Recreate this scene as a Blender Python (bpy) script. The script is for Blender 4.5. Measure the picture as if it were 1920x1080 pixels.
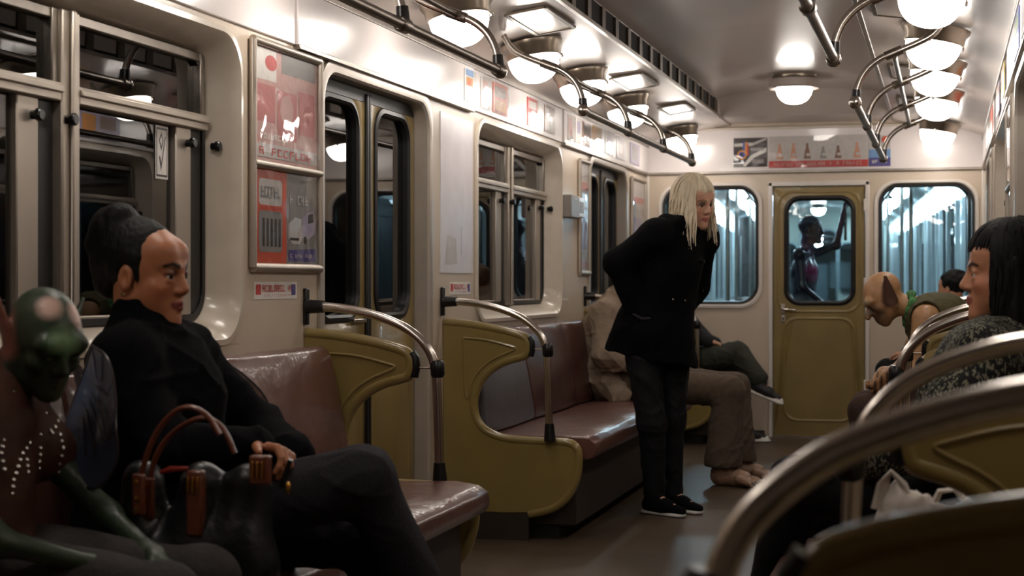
import bpy, bmesh, math, random
import numpy as np
from mathutils import Vector, Matrix
random.seed(7); np.random.seed(7)
for o in list(bpy.data.objects): bpy.data.objects.remove(o)
SC = bpy.context.scene
COL = SC.collection

# ------------------------------------------------------------------ camera, world, exposure
XL, XR, YE = -2.20, 0.28, 12.05          # left wall, right wall, end wall of the carriage
XC = (XL + XR) / 2
cam = bpy.data.cameras.new('camera'); co = bpy.data.objects.new('camera', cam); COL.objects.link(co)
co.location = (0, 0, 1.155); co.rotation_euler = (math.pi/2, 0, math.atan(812/3000))
cam.sensor_width = 36; cam.lens = 36*3000/1920; cam.shift_y = -10/1920; cam.clip_start = .02
cam.dof.use_dof = True; cam.dof.focus_distance = 5.9; cam.dof.aperture_fstop = 4.5
SC.camera = co
w = bpy.data.worlds.new('tunnel_dark'); SC.world = w; w.use_nodes = True
w.node_tree.nodes['Background'].inputs[0].default_value = (.012, .013, .016, 1)
w.node_tree.nodes['Background'].inputs[1].default_value = .15
SC.view_settings.view_transform = 'Standard'; SC.view_settings.look = 'None'
SC.view_settings.gamma = 1; SC.view_settings.use_curve_mapping = False
SC.view_settings.exposure = 0.6
LAMP_SIDE, LAMP_MID, LAMP_NEXT = 14.0, 14.0, 34.0

# ------------------------------------------------------------------ materials
def lin(c):
    return tuple(((x/255+.055)/1.055)**2.4 if x > 10 else x/255/12.92 for x in c)
MATS = {}
def mat(name, col, rough=.5, metal=0, var=.12, scale=14, bump=0, bscale=60, coat=0, spec=.5, sheen=0, emit=0, ecol=None, stretch=(1,1,1), bdist=.002):
    if name in MATS: return MATS[name]
    m = bpy.data.materials.new(name); m.use_nodes = True; nt = m.node_tree
    b = nt.nodes['Principled BSDF']; c = lin(col)
    tc = nt.nodes.new('ShaderNodeTexCoord'); mp = nt.nodes.new('ShaderNodeMapping'); mp.inputs['Scale'].default_value = stretch
    nt.links.new(tc.outputs['Object'], mp.inputs[0])
    n = nt.nodes.new('ShaderNodeTexNoise'); n.inputs['Scale'].default_value = scale; n.inputs['Detail'].default_value = 5
    nt.links.new(mp.outputs[0], n.inputs['Vector'])
    r = nt.nodes.new('ShaderNodeValToRGB')
    r.color_ramp.elements[0].position = .3; r.color_ramp.elements[1].position = .7
    r.color_ramp.elements[0].color = (*[x*(1-var) for x in c], 1); r.color_ramp.elements[1].color = (*[min(1, x*(1+var)) for x in c], 1)
    nt.links.new(n.outputs[0], r.inputs[0]); nt.links.new(r.outputs[0], b.inputs['Base Color'])
    b.inputs['Roughness'].default_value = rough; b.inputs['Metallic'].default_value = metal
    b.inputs['Coat Weight'].default_value = coat; b.inputs['Coat Roughness'].default_value = .08
    b.inputs['Specular IOR Level'].default_value = spec
    if sheen: b.inputs['Sheen Weight'].default_value = sheen; b.inputs['Sheen Roughness'].default_value = .4
    if bump:
        n2 = nt.nodes.new('ShaderNodeTexNoise'); n2.inputs['Scale'].default_value = bscale; n2.inputs['Detail'].default_value = 4
        nt.links.new(mp.outputs[0], n2.inputs['Vector'])
        bp = nt.nodes.new('ShaderNodeBump'); bp.inputs['Strength'].default_value = bump; bp.inputs['Distance'].default_value = bdist*5
        nt.links.new(n2.outputs[0], bp.inputs['Height']); nt.links.new(bp.outputs[0], b.inputs['Normal'])
        if coat: nt.links.new(bp.outputs[0], b.inputs['Coat Normal'])
    if emit:
        b.inputs['Emission Color'].default_value = (*lin(ecol or col), 1); b.inputs['Emission Strength'].default_value = emit
    MATS[name] = m
    return m
def glass(name, tint, ior, rough=.0, bump=0.0, bscale=3.0):
    m = bpy.data.materials.new(name); m.use_nodes = True; nt = m.node_tree; nt.nodes.clear()
    out = nt.nodes.new('ShaderNodeOutputMaterial'); mx = nt.nodes.new('ShaderNodeMixShader')
    fr = nt.nodes.new('ShaderNodeFresnel'); fr.inputs[0].default_value = ior
    t = nt.nodes.new('ShaderNodeBsdfTransparent'); t.inputs[0].default_value = (*tint, 1)
    g = nt.nodes.new('ShaderNodeBsdfGlossy'); g.inputs['Roughness'].default_value = rough
    ge = nt.nodes.new('ShaderNodeNewGeometry'); iv = nt.nodes.new('ShaderNodeMath'); iv.operation = 'SUBTRACT'; iv.inputs[0].default_value = 1
    nt.links.new(ge.outputs['Backfacing'], iv.inputs[1]); ml = nt.nodes.new('ShaderNodeMath'); ml.operation = 'MULTIPLY'
    nt.links.new(fr.outputs[0], ml.inputs[0]); nt.links.new(iv.outputs[0], ml.inputs[1]); nt.links.new(ml.outputs[0], mx.inputs[0]); nt.links.new(t.outputs[0], mx.inputs[1]); nt.links.new(g.outputs[0], mx.inputs[2])
    nt.links.new(mx.outputs[0], out.inputs[0])
    if bump:
        tc = nt.nodes.new('ShaderNodeTexCoord'); n = nt.nodes.new('ShaderNodeTexNoise'); n.inputs['Scale'].default_value = bscale
        nt.links.new(tc.outputs['Object'], n.inputs['Vector'])
        bp = nt.nodes.new('ShaderNodeBump'); bp.inputs['Strength'].default_value = bump; bp.inputs['Distance'].default_value = .02
        nt.links.new(n.outputs[0], bp.inputs['Height']); nt.links.new(bp.outputs[0], g.inputs['Normal']); nt.links.new(bp.outputs[0], fr.inputs['Normal'])
    MATS[name] = m
    return m
def attr_mat(name, rough=.5, bump=.15, bscale=120, spec=.4, sss=0, var=.08):
    m = bpy.data.materials.new(name); m.use_nodes = True; nt = m.node_tree; b = nt.nodes['Principled BSDF']
    a = nt.nodes.new('ShaderNodeAttribute'); a.attribute_name = 'Col'
    tc = nt.nodes.new('ShaderNodeTexCoord'); n = nt.nodes.new('ShaderNodeTexNoise'); n.inputs['Scale'].default_value = 60; n.inputs['Detail'].default_value = 4
    nt.links.new(tc.outputs['Object'], n.inputs['Vector'])
    mr = nt.nodes.new('ShaderNodeMapRange'); mr.inputs[3].default_value = 1-var; mr.inputs[4].default_value = 1+var
    nt.links.new(n.outputs[0], mr.inputs[0])
    mx = nt.nodes.new('ShaderNodeVectorMath'); mx.operation = 'SCALE'
    nt.links.new(a.outputs['Color'], mx.inputs[0]); nt.links.new(mr.outputs[0], mx.inputs['Scale'])
    nt.links.new(mx.outputs[0], b.inputs['Base Color'])
    b.inputs['Roughness'].default_value = rough; b.inputs['Specular IOR Level'].default_value = spec
    if sss:
        b.inputs['Subsurface Weight'].default_value = sss; b.inputs['Subsurface Radius'].default_value = (.012, .005, .003); b.inputs['Subsurface Scale'].default_value = .6
    if bump:
        n2 = nt.nodes.new('ShaderNodeTexNoise'); n2.inputs['Scale'].default_value = bscale
        nt.links.new(tc.outputs['Object'], n2.inputs['Vector'])
        bp = nt.nodes.new('ShaderNodeBump'); bp.inputs['Strength'].default_value = bump; bp.inputs['Distance'].default_value = .004
        nt.links.new(n2.outputs[0], bp.inputs['Height']); nt.links.new(bp.outputs[0], b.inputs['Normal'])
    MATS[name] = m
    return m

mat('cream_wall', (200, 184, 165), .38, var=.05, scale=3, bump=.05, bscale=25, coat=.15)
mat('white_panel', (214, 206, 204), .28, var=.04, scale=4, bump=.05, bscale=12, coat=.3)
mat('ceiling_paint', (186, 174, 166), .33, var=.05, scale=3, bump=.08, bscale=8, coat=.2)
mat('olive_paint', (132, 112, 66), .34, var=.10, scale=5, bump=.12, bscale=14, coat=.25)
mat('olive_plastic', (136, 117, 68), .30, var=.07, scale=6, bump=.1, bscale=14, coat=.35)
mat('brown_vinyl', (100, 66, 58), .32, var=.14, scale=6, bump=.45, bscale=9, coat=.25, bdist=.003)
mat('maroon_vinyl', (74, 42, 36), .34, var=.14, scale=6, bump=.35, bscale=9, coat=.2, bdist=.003)
mat('grey_vinyl', (92, 88, 92), .4, var=.1, scale=6, bump=.2, bscale=10)
mat('dark_base', (48, 38, 32), .5, var=.15)
mat('floor_lino', (74, 60, 46), .42, var=.22, scale=2.2, bump=.12, bscale=30)
mat('steel', (205, 198, 190), .22, metal=1, var=.06, bump=.04, bscale=40)
mat('worn_steel', (150, 142, 134), .32, metal=1, var=.12, bump=.06, bscale=40)
mat('alu', (178, 168, 156), .38, metal=.75, var=.08, scale=8, stretch=(1, 1, .1))
mat('jamb_steel', (184, 174, 162), .32, metal=.35, var=.06)
mat('cream_trim', (206, 194, 178), .3, var=.05, coat=.3)
mat('white_trim', (216, 208, 200), .3, var=.04, coat=.2)
mat('rubber', (20, 20, 22), .42, var=.2)
mat('black_plastic', (16, 16, 18), .3, var=.15)
mat('dark_slot', (14, 12, 11), .8, var=.2)
mat('grille_rib', (88, 76, 62), .4, metal=.6, var=.15)
mat('lamp_rim', (150, 138, 124), .3, metal=.8)
mat('lamp_side', (255, 250, 244), .3, emit=LAMP_SIDE, ecol=(255, 246, 236))
mat('lamp_mid', (255, 250, 244), .3, emit=LAMP_MID, ecol=(255, 246, 236))
mat('lamp_next', (235, 248, 255), .3, emit=LAMP_NEXT, ecol=(214, 240, 255))
mat('tunnel', (40, 36, 34), .9, var=.3, scale=2)
glass('window_glass', (.62, .62, .62), 1.9, bump=.02, bscale=1.5)
glass('end_glass', (.86, .93, .95), 1.55, bump=.35, bscale=3.2)
glass('plastic_cover', (.97, .97, .97), 1.5, .03, bump=.45, bscale=3.5)

# ------------------------------------------------------------------ mesh helpers
class MB:
    def __init__(s): s.v = []; s.f = []; s.m = []
    def add(s, vs, fs, m=0):
        k = len(s.v); s.v += [tuple(p) for p in vs]
        for f in fs: s.f.append(tuple(k+i for i in f)); s.m.append(m)
    def box(s, a, b, m=0):
        x0, y0, z0 = a; x1, y1, z1 = b
        s.add([(x0,y0,z0),(x1,y0,z0),(x1,y1,z0),(x0,y1,z0),(x0,y0,z1),(x1,y0,z1),(x1,y1,z1),(x0,y1,z1)],
              [(0,3,2,1),(4,5,6,7),(0,1,5,4),(1,2,6,5),(2,3,7,6),(3,0,4,7)], m)
        return s
    def pbox(s, P, a, b, m=0):           # box in a mapped frame P(w, y, z)
        x0, y0, z0 = a; x1, y1, z1 = b
        s.add([P(*q) for q in [(x0,y0,z0),(x1,y0,z0),(x1,y1,z0),(x0,y1,z0),(x0,y0,z1),(x1,y0,z1),(x1,y1,z1),(x0,y1,z1)]],
              [(0,3,2,1),(4,5,6,7),(0,1,5,4),(1,2,6,5),(2,3,7,6),(3,0,4,7)], m)
        return s
    def prism(s, pts, P, d0, d1, m=0):   # outline pts (a, b), P(d, a, b)
        n = len(pts)
        s.add([P(d0, a, b) for a, b in pts] + [P(d1, a, b) for a, b in pts],
              [tuple(range(n-1, -1, -1)), tuple(range(n, 2*n))] + [(i, (i+1) % n, n+(i+1) % n, n+i) for i in range(n)], m)
        return s
    def loft(s, rings, closed=True, caps=False, m=0):
        n = len(rings[0]); vs = [p for r in rings for p in r]; fs = []
        for k in range(len(rings)-1):
            for i in range(n if closed else n-1):
                j = (i+1) % n; fs.append((k*n+i, k*n+j, (k+1)*n+j, (k+1)*n+i))
        if caps: fs += [tuple(range(n-1, -1, -1)), tuple(range((len(rings)-1)*n, len(rings)*n))]
        s.add(vs, fs, m); return s
    def tube(s, pts, r, n=10, m=0, caps=True, flat=1.0):
        pts = [Vector(p) for p in pts]; rings = []; rr = r if hasattr(r, '__len__') else [r]*len(pts)
        u = None
        for i, p in enumerate(pts):
            t = (pts[min(i+1, len(pts)-1)] - pts[max(i-1, 0)]).normalized()
            if u is None:
                u = t.cross(Vector((0, 0, 1)))
                if u.length < .1: u = t.cross(Vector((0, 1, 0)))
            u = (u - t*u.dot(t)).normalized(); v = t.cross(u)
            rings.append([p + (u*math.cos(a) + v*math.sin(a)*flat)*rr[i] for a in [2*math.pi*k/n for k in range(n)]])
        return s.loft(rings, True, caps, m)
    def lathe(s, prof, P, n=24, m=0):    # prof (r, h); P(x, y, h)
        rings = [[P(r*math.cos(2*math.pi*k/n), r*math.sin(2*math.pi*k/n), h) for k in range(n)] for r, h in prof]
        return s.loft(rings, True, True, m)
    def build(s, name, mats, parent=None, smooth=False, bevel=0, seg=2, label=None):
        me = bpy.data.meshes.new(name); me.from_pydata(s.v, [], s.f)
        if not isinstance(mats, (list, tuple)): mats = [mats]
        for m in mats: me.materials.append(MATS[m])
        me.polygons.foreach_set('material_index', s.m)
        bm = bmesh.new(); bm.from_mesh(me); bmesh.ops.recalc_face_normals(bm, faces=bm.faces); bm.to_mesh(me); bm.free()
        if smooth:
            me.polygons.foreach_set('use_smooth', [True]*len(me.polygons))
            me.set_sharp_from_angle(angle=math.radians(38))
        o = bpy.data.objects.new(name, me); COL.objects.link(o)
        if parent: o.parent = parent
        if bevel:
            b = o.modifiers.new('bevel', 'BEVEL'); b.width = bevel; b.segments = seg; b.limit_method = 'ANGLE'
            me.polygons.foreach_set('use_smooth', [True]*len(me.polygons)); me.set_sharp_from_angle(angle=math.radians(60))
        if label: o['label'] = label
        return o
def tag(o, label, cat, group=None, kind=None):
    o['label'] = label; o['category'] = cat
    if group: o['group'] = group
    if kind: o['kind'] = kind
    return o
def empty(name, label, cat, group=None, kind=None, loc=(0, 0, 0)):
    o = bpy.data.objects.new(name, None); COL.objects.link(o); o.empty_display_size = .1; o.location = loc
    return tag(o, label, cat, group, kind)
def set_origin(root):
    """keep an empty at its thing's base: shift it there and its meshes back."""
    pts = [c.matrix_basis @ Vector(q) for c in root.children if c.type == 'MESH' for q in c.bound_box]
    if not pts: return
    base = Vector(((min(p.x for p in pts)+max(p.x for p in pts))/2, (min(p.y for p in pts)+max(p.y for p in pts))/2, min(p.z for p in pts)))
    root.location = base
    for c in root.children: c.location = c.location - base
def rr(a0, a1, b0, b1, r, n=6):
    """rounded rectangle outline, same count whatever r (scalar or four corners from lower left, anticlockwise)"""
    rs = r if hasattr(r, '__len__') else [r]*4
    pts = []
    for (ca, cb, sa, sb, st), q in zip([(a0, b0, 1, 1, 180), (a1, b0, -1, 1, 270), (a1, b1, -1, -1, 0), (a0, b1, 1, -1, 90)], rs):
        for k in range(n+1):
            t = math.radians(st + 90*k/n); pts.append((ca + sa*q + q*math.cos(t), cb + sb*q + q*math.sin(t)))
    return pts
PL = lambda w, y, z: (XL + w, y, z)      # left wall frame: w = distance from wall towards the aisle
PR = lambda w, y, z: (XR - w, y, z)
PE = lambda w, x, z: (x, YE - w, z)      # end wall frame
SIDE = {'left': PL, 'right': PR}

# ------------------------------------------------------------------ shell: floor, walls, ceiling
tag(MB().box((XL-.14, -2.2, -.05), (XR+.14, YE+.6, 0)).build('floor', 'floor_lino'), 'dark worn brown linoleum floor of the carriage', 'floor', kind='structure')
ZL, ZC = 1.985, 2.19                     # ledge under the advert strip, cornice
WIN = [(2.93, 4.74), (7.46, 9.22)]; WZ = (.98, 1.94)
DOOR = [(5.47, 6.70), (10.02, 11.22)]; DZ = 1.935
def side_wall(side):
    P = SIDE[side]; mb = MB(); y = -2.2
    ops = sorted([(a, b, *WZ) for a, b in WIN] + [(a, b, 0, DZ) for a, b in DOOR])
    for a, b, z0, z1 in ops:
        mb.pbox(P, (-.14, y, 0), (0, a, ZL))
        if z0 > 0: mb.pbox(P, (-.14, a, 0), (0, b, z0))
        mb.pbox(P, (-.14, a, z1), (0, b, ZL)); y = b
    mb.pbox(P, (-.14, y, 0), (0, YE, ZL))
    o = mb.build('wall_'+side, 'cream_wall')
    tag(o, 'cream painted side wall of the carriage on the %s' % side, 'wall', kind='structure')
    # advert strip above the ledge, in separate panels
    for a, b in [(-2.2, 2.8), (2.8, 5.2), (5.2, 7.36), (7.37, 9.24), (9.25, YE)]:
        q = 0.018 if (a, b) in [(5.2, 7.36), (9.25, YE)] else .010
        MB().pbox(P, (-.05, a+.003, ZL), (q, b-.003, ZC+.01)).build('upper_panel', 'white_panel', o, bevel=.004)
    for a, b in [(5.2, 7.36), (9.25, YE)]:
        MB().pbox(P, (-.02, a, ZL-.014), (.026, b, ZL+.004)).build('ledge', 'worn_steel', o, bevel=.003)
    return o
wl = side_wall('left'); wr = side_wall('right')
for s in ('left', 'right'):
    P = SIDE[s]
    tag(MB().pbox(P, (0, -2.2, 0), (.012, 5.44, .09)).pbox(P, (0, 6.73, 0), (.012, 9.99, .09)).pbox(P, (0, 11.25, 0), (.012, YE, .09)).build('baseboard_'+s, 'dark_base'),
        'dark kick strip along the foot of the %s wall' % s, 'baseboard', kind='structure')
# end wall with openings
EW = [(-2.084, -1.342, .985, 1.885), (-.48, .216, .985, 1.885)]; ED = (-1.262, -.548, 0, 1.885)
mb = MB(); x = XL-.14
for a, b, z0, z1 in [EW[0], ED, EW[1]]:
    mb.pbox(PE, (-.08, x, 0), (0, a, 2.5))
    if z0 > 0: mb.pbox(PE, (-.08, a, 0), (0, b, z0))
    mb.pbox(PE, (-.08, a, z1), (0, b, 2.5)); x = b
mb.pbox(PE, (-.08, x, 0), (0, XR+.14, 2.5))
we = tag(mb.build('wall_front', 'cream_wall'), 'cream end wall of the carriage with a door between two windows', 'wall', kind='structure')
MB().pbox(PE, (0, XL, ZL+.004), (.012, XR, 2.305)).build('upper_panel', 'white_panel', we, bevel=.003)
MB().pbox(PE, (0, XL, ZL-.012), (.022, XR, ZL+.006)).build('ledge', 'worn_steel', we, bevel=.003)
MB().pbox(PE, (0, XL, 2.300), (.03, XR, 2.318)).build('top_moulding', 'cream_trim', we, bevel=.004)
for x in (XL+.012, XR-.012): MB().pbox(PE, (0, x-.012, 0), (.02, x+.012, ZL)).build('corner_bead', 'white_trim', we, bevel=.004)
MB().pbox(PE, (0, XL, 0), (.012, ED[0]-.04, .05)).pbox(PE, (0, ED[1]+.04, 0), (.012, XR, .05)).build('kick_strip', 'dark_base', we)
tag(MB().box((XL-.14, -2.3, 0), (XR+.14, -2.2, 2.6)).build('wall_back', 'cream_wall'), 'cream wall behind the viewpoint at the near end of the carriage', 'wall', kind='structure')
# ceiling: side slopes, central raised channel with slotted cheeks
RX0, RX1, RZ0, RZ1 = -1.56, -.355, 2.335, 2.455
prof = [(XL, ZC), (XL+.03, ZC+.035), (XL+.12, ZC+.065), (XL+.36, ZC+.11), (RX0-.05, RZ0-.008), (RX0, RZ0)]
up = [(RX0+.004, RZ1), (RX0+.10, RZ1+.03), (XC-.2, RZ1+.06), (XC, RZ1+.065)]
mir = lambda L: [(2*XC - x, z) for x, z in reversed(L)]
full = prof + up + mir(up[:-1]) + mir(prof)
mb = MB(); YR = 11.35
rows = [[(x, y, z) for x, z in full] for y in (-2.3, YR)]
mb.loft(rows, closed=False)
flatp = prof + [(x, RZ0 + .012) for x, z in up] + [(x, RZ0+.012) for x, z in mir(up[:-1])] + mir(prof)
flat2 = [(x, min(z, RZ0+.012)) for x, z in full]
mb.loft([[(x, YR, z) for x, z in full], [(x, YR+.10, RZ0+.012+(z-RZ0-.012)*.35 if z > RZ0+.012 else z) for x, z in full], [(x, YR+.16, z) for x, z in flat2], [(x, YE, z) for x, z in flat2]], closed=False)
ceil = mb.build('ceiling', 'ceiling_paint', smooth=True)
tag(ceil, 'pale curved carriage ceiling with a raised central channel', 'ceiling', kind='structure')
MB().box((XL-.14, -2.3, 2.56), (XR+.14, YE, 2.6)).build('roof_skin', 'dark_base', ceil)
# slotted ventilation cheeks
rib = MB().box((-.006, -.036, 0), (.006, .036, .096)).build('slat', 'grille_rib', ceil); rib.location = (RX0+.012, 4.2, RZ0+.012)
for sx in (RX0, RX1):
    s = 1 if sx == RX0 else -1
    MB().box((sx-.002*s, 3.9, RZ0+.010), (sx+.006*s, YR-.05, RZ1-.006)).build('slot_backing', 'dark_slot', ceil)
    MB().box((sx-.004*s, 3.9, RZ0-.006), (sx+.020*s, YR-.05, RZ0+.012)).build('grille_sill', 'worn_steel', ceil, bevel=.003)
    for k in range(23):
        y = 4.2 + k*.315
        if k == 0 and s == 1: continue
        c = rib.copy(); COL.objects.link(c); c.parent = ceil; c.location = (sx+.012*s, y, RZ0+.012)
# framed access hatches and cornice moulding on the slopes
for s in ('left', 'right'):
    P = SIDE[s]
    MB().pbox(P, (0, -2.2, ZC-.008), (.024, YE, ZC+.014)).build('cornice_moulding', 'worn_steel', ceil, bevel=.003)
    for y0 in (6.55, 8.75, 10.30):
        a = (.40, ZC+.102); b = (.57, ZC+.127); L = .42 if y0 > 10 else .55
        h = MB()
        q = lambda w, y, dz: P(w, y, a[1]+(w-a[0])/(b[0]-a[0])*(b[1]-a[1])+dz)
        for (w0, w1, ya, yb, dz) in [(a[0], b[0], y0, y0+L, -.002)]:
            h.add([q(w0, ya, dz), q(w1, ya, dz), q(w1, yb, dz), q(w0, yb, dz), q(w0, ya, .004), q(w1, ya, .004), q(w1, yb, .004), q(w0, yb, .004)],
                  [(0,1,2,3), (4,7,6,5), (0,4,5,1), (1,5,6,2), (2,6,7,3), (3,7,4,0)])
        hh = h.build('ceiling_hatch', 'ceiling_paint', ceil)
        fr = MB()
        for (w0, w1, ya, yb) in [(a[0]-.01, a[0]+.008, y0, y0+L), (b[0]-.008, b[0]+.01, y0, y0+L), (a[0], b[0], y0-.012, y0+.006), (a[0], b[0], y0+L-.006, y0+L+.012)]:
            fr.add([q(w0, ya, -.006), q(w1, ya, -.006), q(w1, yb, -.006), q(w0, yb, -.006), q(w0, ya, .004), q(w1, ya, .004), q(w1, yb, .004), q(w0, yb, .004)],
                   [(0,1,2,3), (4,7,6,5), (0,4,5,1), (1,5,6,2), (2,6,7,3), (3,7,4,0)])
        fr.build('hatch_frame', 'grille_rib', hh)
# dark tunnel outside
for s, x0, x1 in (('left', XL-1.1, XL-.95), ('right', XR+.95, XR+1.1)):
    tag(MB().box((x0, -3, -.6), (x1, YE+22, 3.4)).build('tunnel_wall', 'tunnel'), 'dark tunnel wall outside the %s windows' % s, 'wall', kind='structure')

# ------------------------------------------------------------------ side windows
WN = [0]; DN = [0]
def side_window(side, y0, y1, label):
    P = SIDE[side]; WN[0] += 1
    root = empty('window_%d' % WN[0], label, 'window', kind='structure')
    z0, z1 = WZ; r = .13
    O = lambda i, w, q=None: [P(w, a, b) for a, b in rr(y0+i, y1-i, z0+i, z1-i, max(.02, (r-i*.55) if q is None else q), 8)]
    MB().loft([O(-.025, .001, r+.015), O(-.022, .012, r+.012), O(-.004, .014, r), O(.006, .003), O(.02, -.02), O(.055, -.10), O(.055, -.13)]).build('frame', 'cream_trim', root, smooth=True)
    # square-cornered fill behind the rounded opening
    MB().loft([[P(.001, a, b) for a, b in rr(y0-.02, y1+.02, z0-.02, z1+.02, .001, 8)], O(.0, .001, r)]).build('corner_fill', 'cream_wall', root)
    i = .055; g0, g1, h0, h1 = y0+i, y1-i, z0+i, z1-i
    MB().loft([O(i, -.085), O(i+.02, -.085), O(i+.02, -.11)]).build('gasket', 'rubber', root, smooth=True)
    ym = (y0+y1)/2
    MB().pbox(P, (-.12, ym-.045, h0), (-.062, ym+.045, h1)).pbox(P, (-.062, ym-.012, h0), (-.050, ym+.012, h1)).build('mullion', 'alu', root, bevel=.006)
    ztr = 1.665
    for a, b in ((g0+.02, ym-.045), (ym+.045, g1-.02)):
        lo = MB().pbox(P, (-.105, a, h0+.02), (-.10, b-.17, ztr-.025)).build('pane', 'window_glass', root)
        MB().pbox(P, (-.105, a+.01, ztr+.025), (-.10, b-.02, h1-.02)).build('pane', 'window_glass', root)
        MB().pbox(P, (-.115, b-.185, h0+.02), (-.082, b-.085, ztr-.02)).build('sash_stile', 'alu', root, bevel=.004)
        MB().pbox(P, (-.12, b-.085, h0+.02), (-.09, b, ztr-.02)).build('weather_strip', 'rubber', root, bevel=.006)
        MB().pbox(P, (-.112, a, h0+.0), (-.088, b-.085, h0+.028)).build('sash_sill', 'alu', root, bevel=.004)
        MB().pbox(P, (-.112, a, ztr-.028), (-.064, b, ztr+.022)).pbox(P, (-.064, a, ztr-.006), (-.055, b, ztr+.014)).build('transom', 'alu', root, bevel=.004)
        MB().pbox(P, (-.112, b-.03, ztr+.02), (-.075, b, h1)).pbox(P, (-.112, a, h1-.03), (-.08, b, h1)).build('vent_sash', 'worn_steel', root, bevel=.004)
        for yy, ww in ((b-.115, -.082), (b+.02, -.062)):
            MB().lathe([(.012, 0), (.012, .012), (.017, .016), (.017, .026), (.013, .03)], lambda x, y, h: P(ww+h, yy+x, 1.59+y), 12).build('latch_knob', 'black_plastic', root, smooth=True)
    set_origin(root); return root
side_window('left', *WIN[0], 'big double window behind the seated woman with the hair bun')
side_window('left', *WIN[1], 'double window with black weather strips between the two side doors on the left')
side_window('right', *WIN[0], 'double window behind the woman with the black bob on the right')
side_window('right', *WIN[1], 'double window on the right wall behind the bald big-eared passenger')

# ------------------------------------------------------------------ side doors
def side_door(side, y0, y1, label):
    P = SIDE[side]; DN[0] += 1
    root = empty('door_%d' % DN[0], label, 'door', kind='structure')
    rc = [.001, .001, .13, .13]
    O = lambda i, w, k=0: [P(w, a, b) for a, b in rr(y0-i, y1+i, .001, DZ+i, [.001, .001, .13+i*.6, .13+i*.6], 8)]
    # portal trim: open at the floor
    def arch(i, w):
        pts = rr(y0-i, y1+i, 0, DZ+i, [.0005, .0005, .12+i*.6, .12+i*.6], 8)
        return [P(w, a, b) for a, b in pts[17-8:]+pts[:1]] if False else [P(w, a, b) for a, b in pts]
    MB().loft([arch(.05, .001), arch(.047, .012), arch(.022, .014), arch(.004, .012), arch(-.004, .002), arch(-.004, -.05), arch(-.004, -.135)]).build('portal', 'jamb_steel', root, smooth=True)
    MB().loft([[P(.0012, a, b) for a, b in rr(y0-.03, y1+.03, 0, DZ+.03, .0005, 8)], arch(0.0, .0012)]).build('corner_fill', 'cream_wall', root)
    MB().pbox(P, (-.10, y0, DZ-.055), (-.052, y1, DZ)).build('head_shadow_gap', 'rubber', root)
    MB().pbox(P, (-.12, y0, 0), (-.04, y1, .012)).build('threshold', 'worn_steel', root)
    ym = (y0+y1)/2
    for k, (a, b) in enumerate(((y0+.004, ym-.02), (ym+.02, y1-.012))):
        wz0, wz1 = 1.03, 1.85
        ga, gb = (a+.095, b-.095)
        lo = [P(-.055, p, q) for p, q in rr(a, b, .02, DZ-.02, .001, 8)]
        def R(i, w, r): return [P(w, p, q) for p, q in rr(ga-i, gb+i, wz0-i, wz1+i, r, 8)]
        leaf = MB().loft([[P(-.09, p, q) for p, q in rr(a, b, .02, DZ-.02, .001, 8)], [P(-.058, p, q) for p, q in rr(a, b, .02, DZ-.02, .001, 8)], [P(-.055, p, q) for p, q in rr(a+.004, b-.004, .024, DZ-.024, .001, 8)], R(.035, -.055, .125), R(.028, -.060, .118), R(.024, -.09, .115)]).build('leaf', 'olive_paint', root, smooth=True)
        MB().loft([R(.029, -.085, .118), R(.027, -.050, .116), R(.010, -.046, .104), R(.0, -.056, .095), R(0, -.085, .095)]).build('gasket', 'rubber', leaf, smooth=True)
        MB().prism(rr(ga-.002, gb+.002, wz0-.002, wz1+.002, .095, 8), P, -.080, -.075).build('pane', 'window_glass', leaf)
        MB().loft([[P(w, p, q) for p, q in rr(a+.07+i, b-.07-i, .14+i, .90-i, .09, 6)] for i, w in ((0, -.0555), (.008, -.050), (.018, -.050), (.026, -.0555))]).build('pressed_bead', 'olive_paint', leaf, smooth=True)
        if k == 0: MB().pbox(P, (-.05, b-.16, .995), (-.035, b-.03, 1.012)).build('grip', 'steel', leaf, bevel=.004)
    MB().pbox(P, (-.085, ym-.024, .02), (-.042, ym-.002, DZ-.02)).build('rubber_edge', 'rubber', root, bevel=.006)
    MB().pbox(P, (-.085, ym+.002, .02), (-.042, ym+.024, DZ-.02)).build('rubber_edge', 'rubber', root, bevel=.006)
    set_origin(root); return root
side_door('left', *DOOR[0], 'olive double side door nearest on the left, beside the poster frame')
side_door('left', *DOOR[1], 'olive double side door on the left farthest along, by the end wall')
side_door('right', *DOOR[0], 'olive double side door nearest on the right wall')
side_door('right', *DOOR[1], 'olive double side door on the right wall by the end wall')

# ------------------------------------------------------------------ end wall: windows and door
def end_window(x0, x1, z0, z1, label):
    WN[0] += 1
    root = empty('window_%d' % WN[0], label, 'window', kind='structure')
    O = lambda i, w, r: [PE(w, a, b) for a, b in rr(x0+i, x1-i, z0+i, z1-i, r, 8)]
    MB().loft([O(-.022, .001, .165), O(-.02, .012, .162), O(-.002, .014, .15), O(.006, .004, .145), O(.01, -.02, .14)]).build('frame', 'white_trim', root, smooth=True)
    MB().loft([[PE(.001, a, b) for a, b in rr(x0-.02, x1+.02, z0-.02, z1+.02, .001, 8)], O(0, .001, .15)]).build('corner_fill', 'cream_wall', root)
    MB().loft([O(.004, -.012, .145), O(.010, .004, .142), O(.028, .002, .13), O(.032, -.04, .126)]).build('gasket', 'rubber', root, smooth=True)
    MB().prism(rr(x0+.026, x1-.026, z0+.026, z1-.026, .128, 8), PE, -.030, -.025).build('pane', 'end_glass', root)
    set_origin(root); return root
end_window(*EW[0], 'rounded end window left of the olive end door'); end_window(*EW[1], 'rounded end window right of the olive end door')
DN[0] += 1
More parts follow.
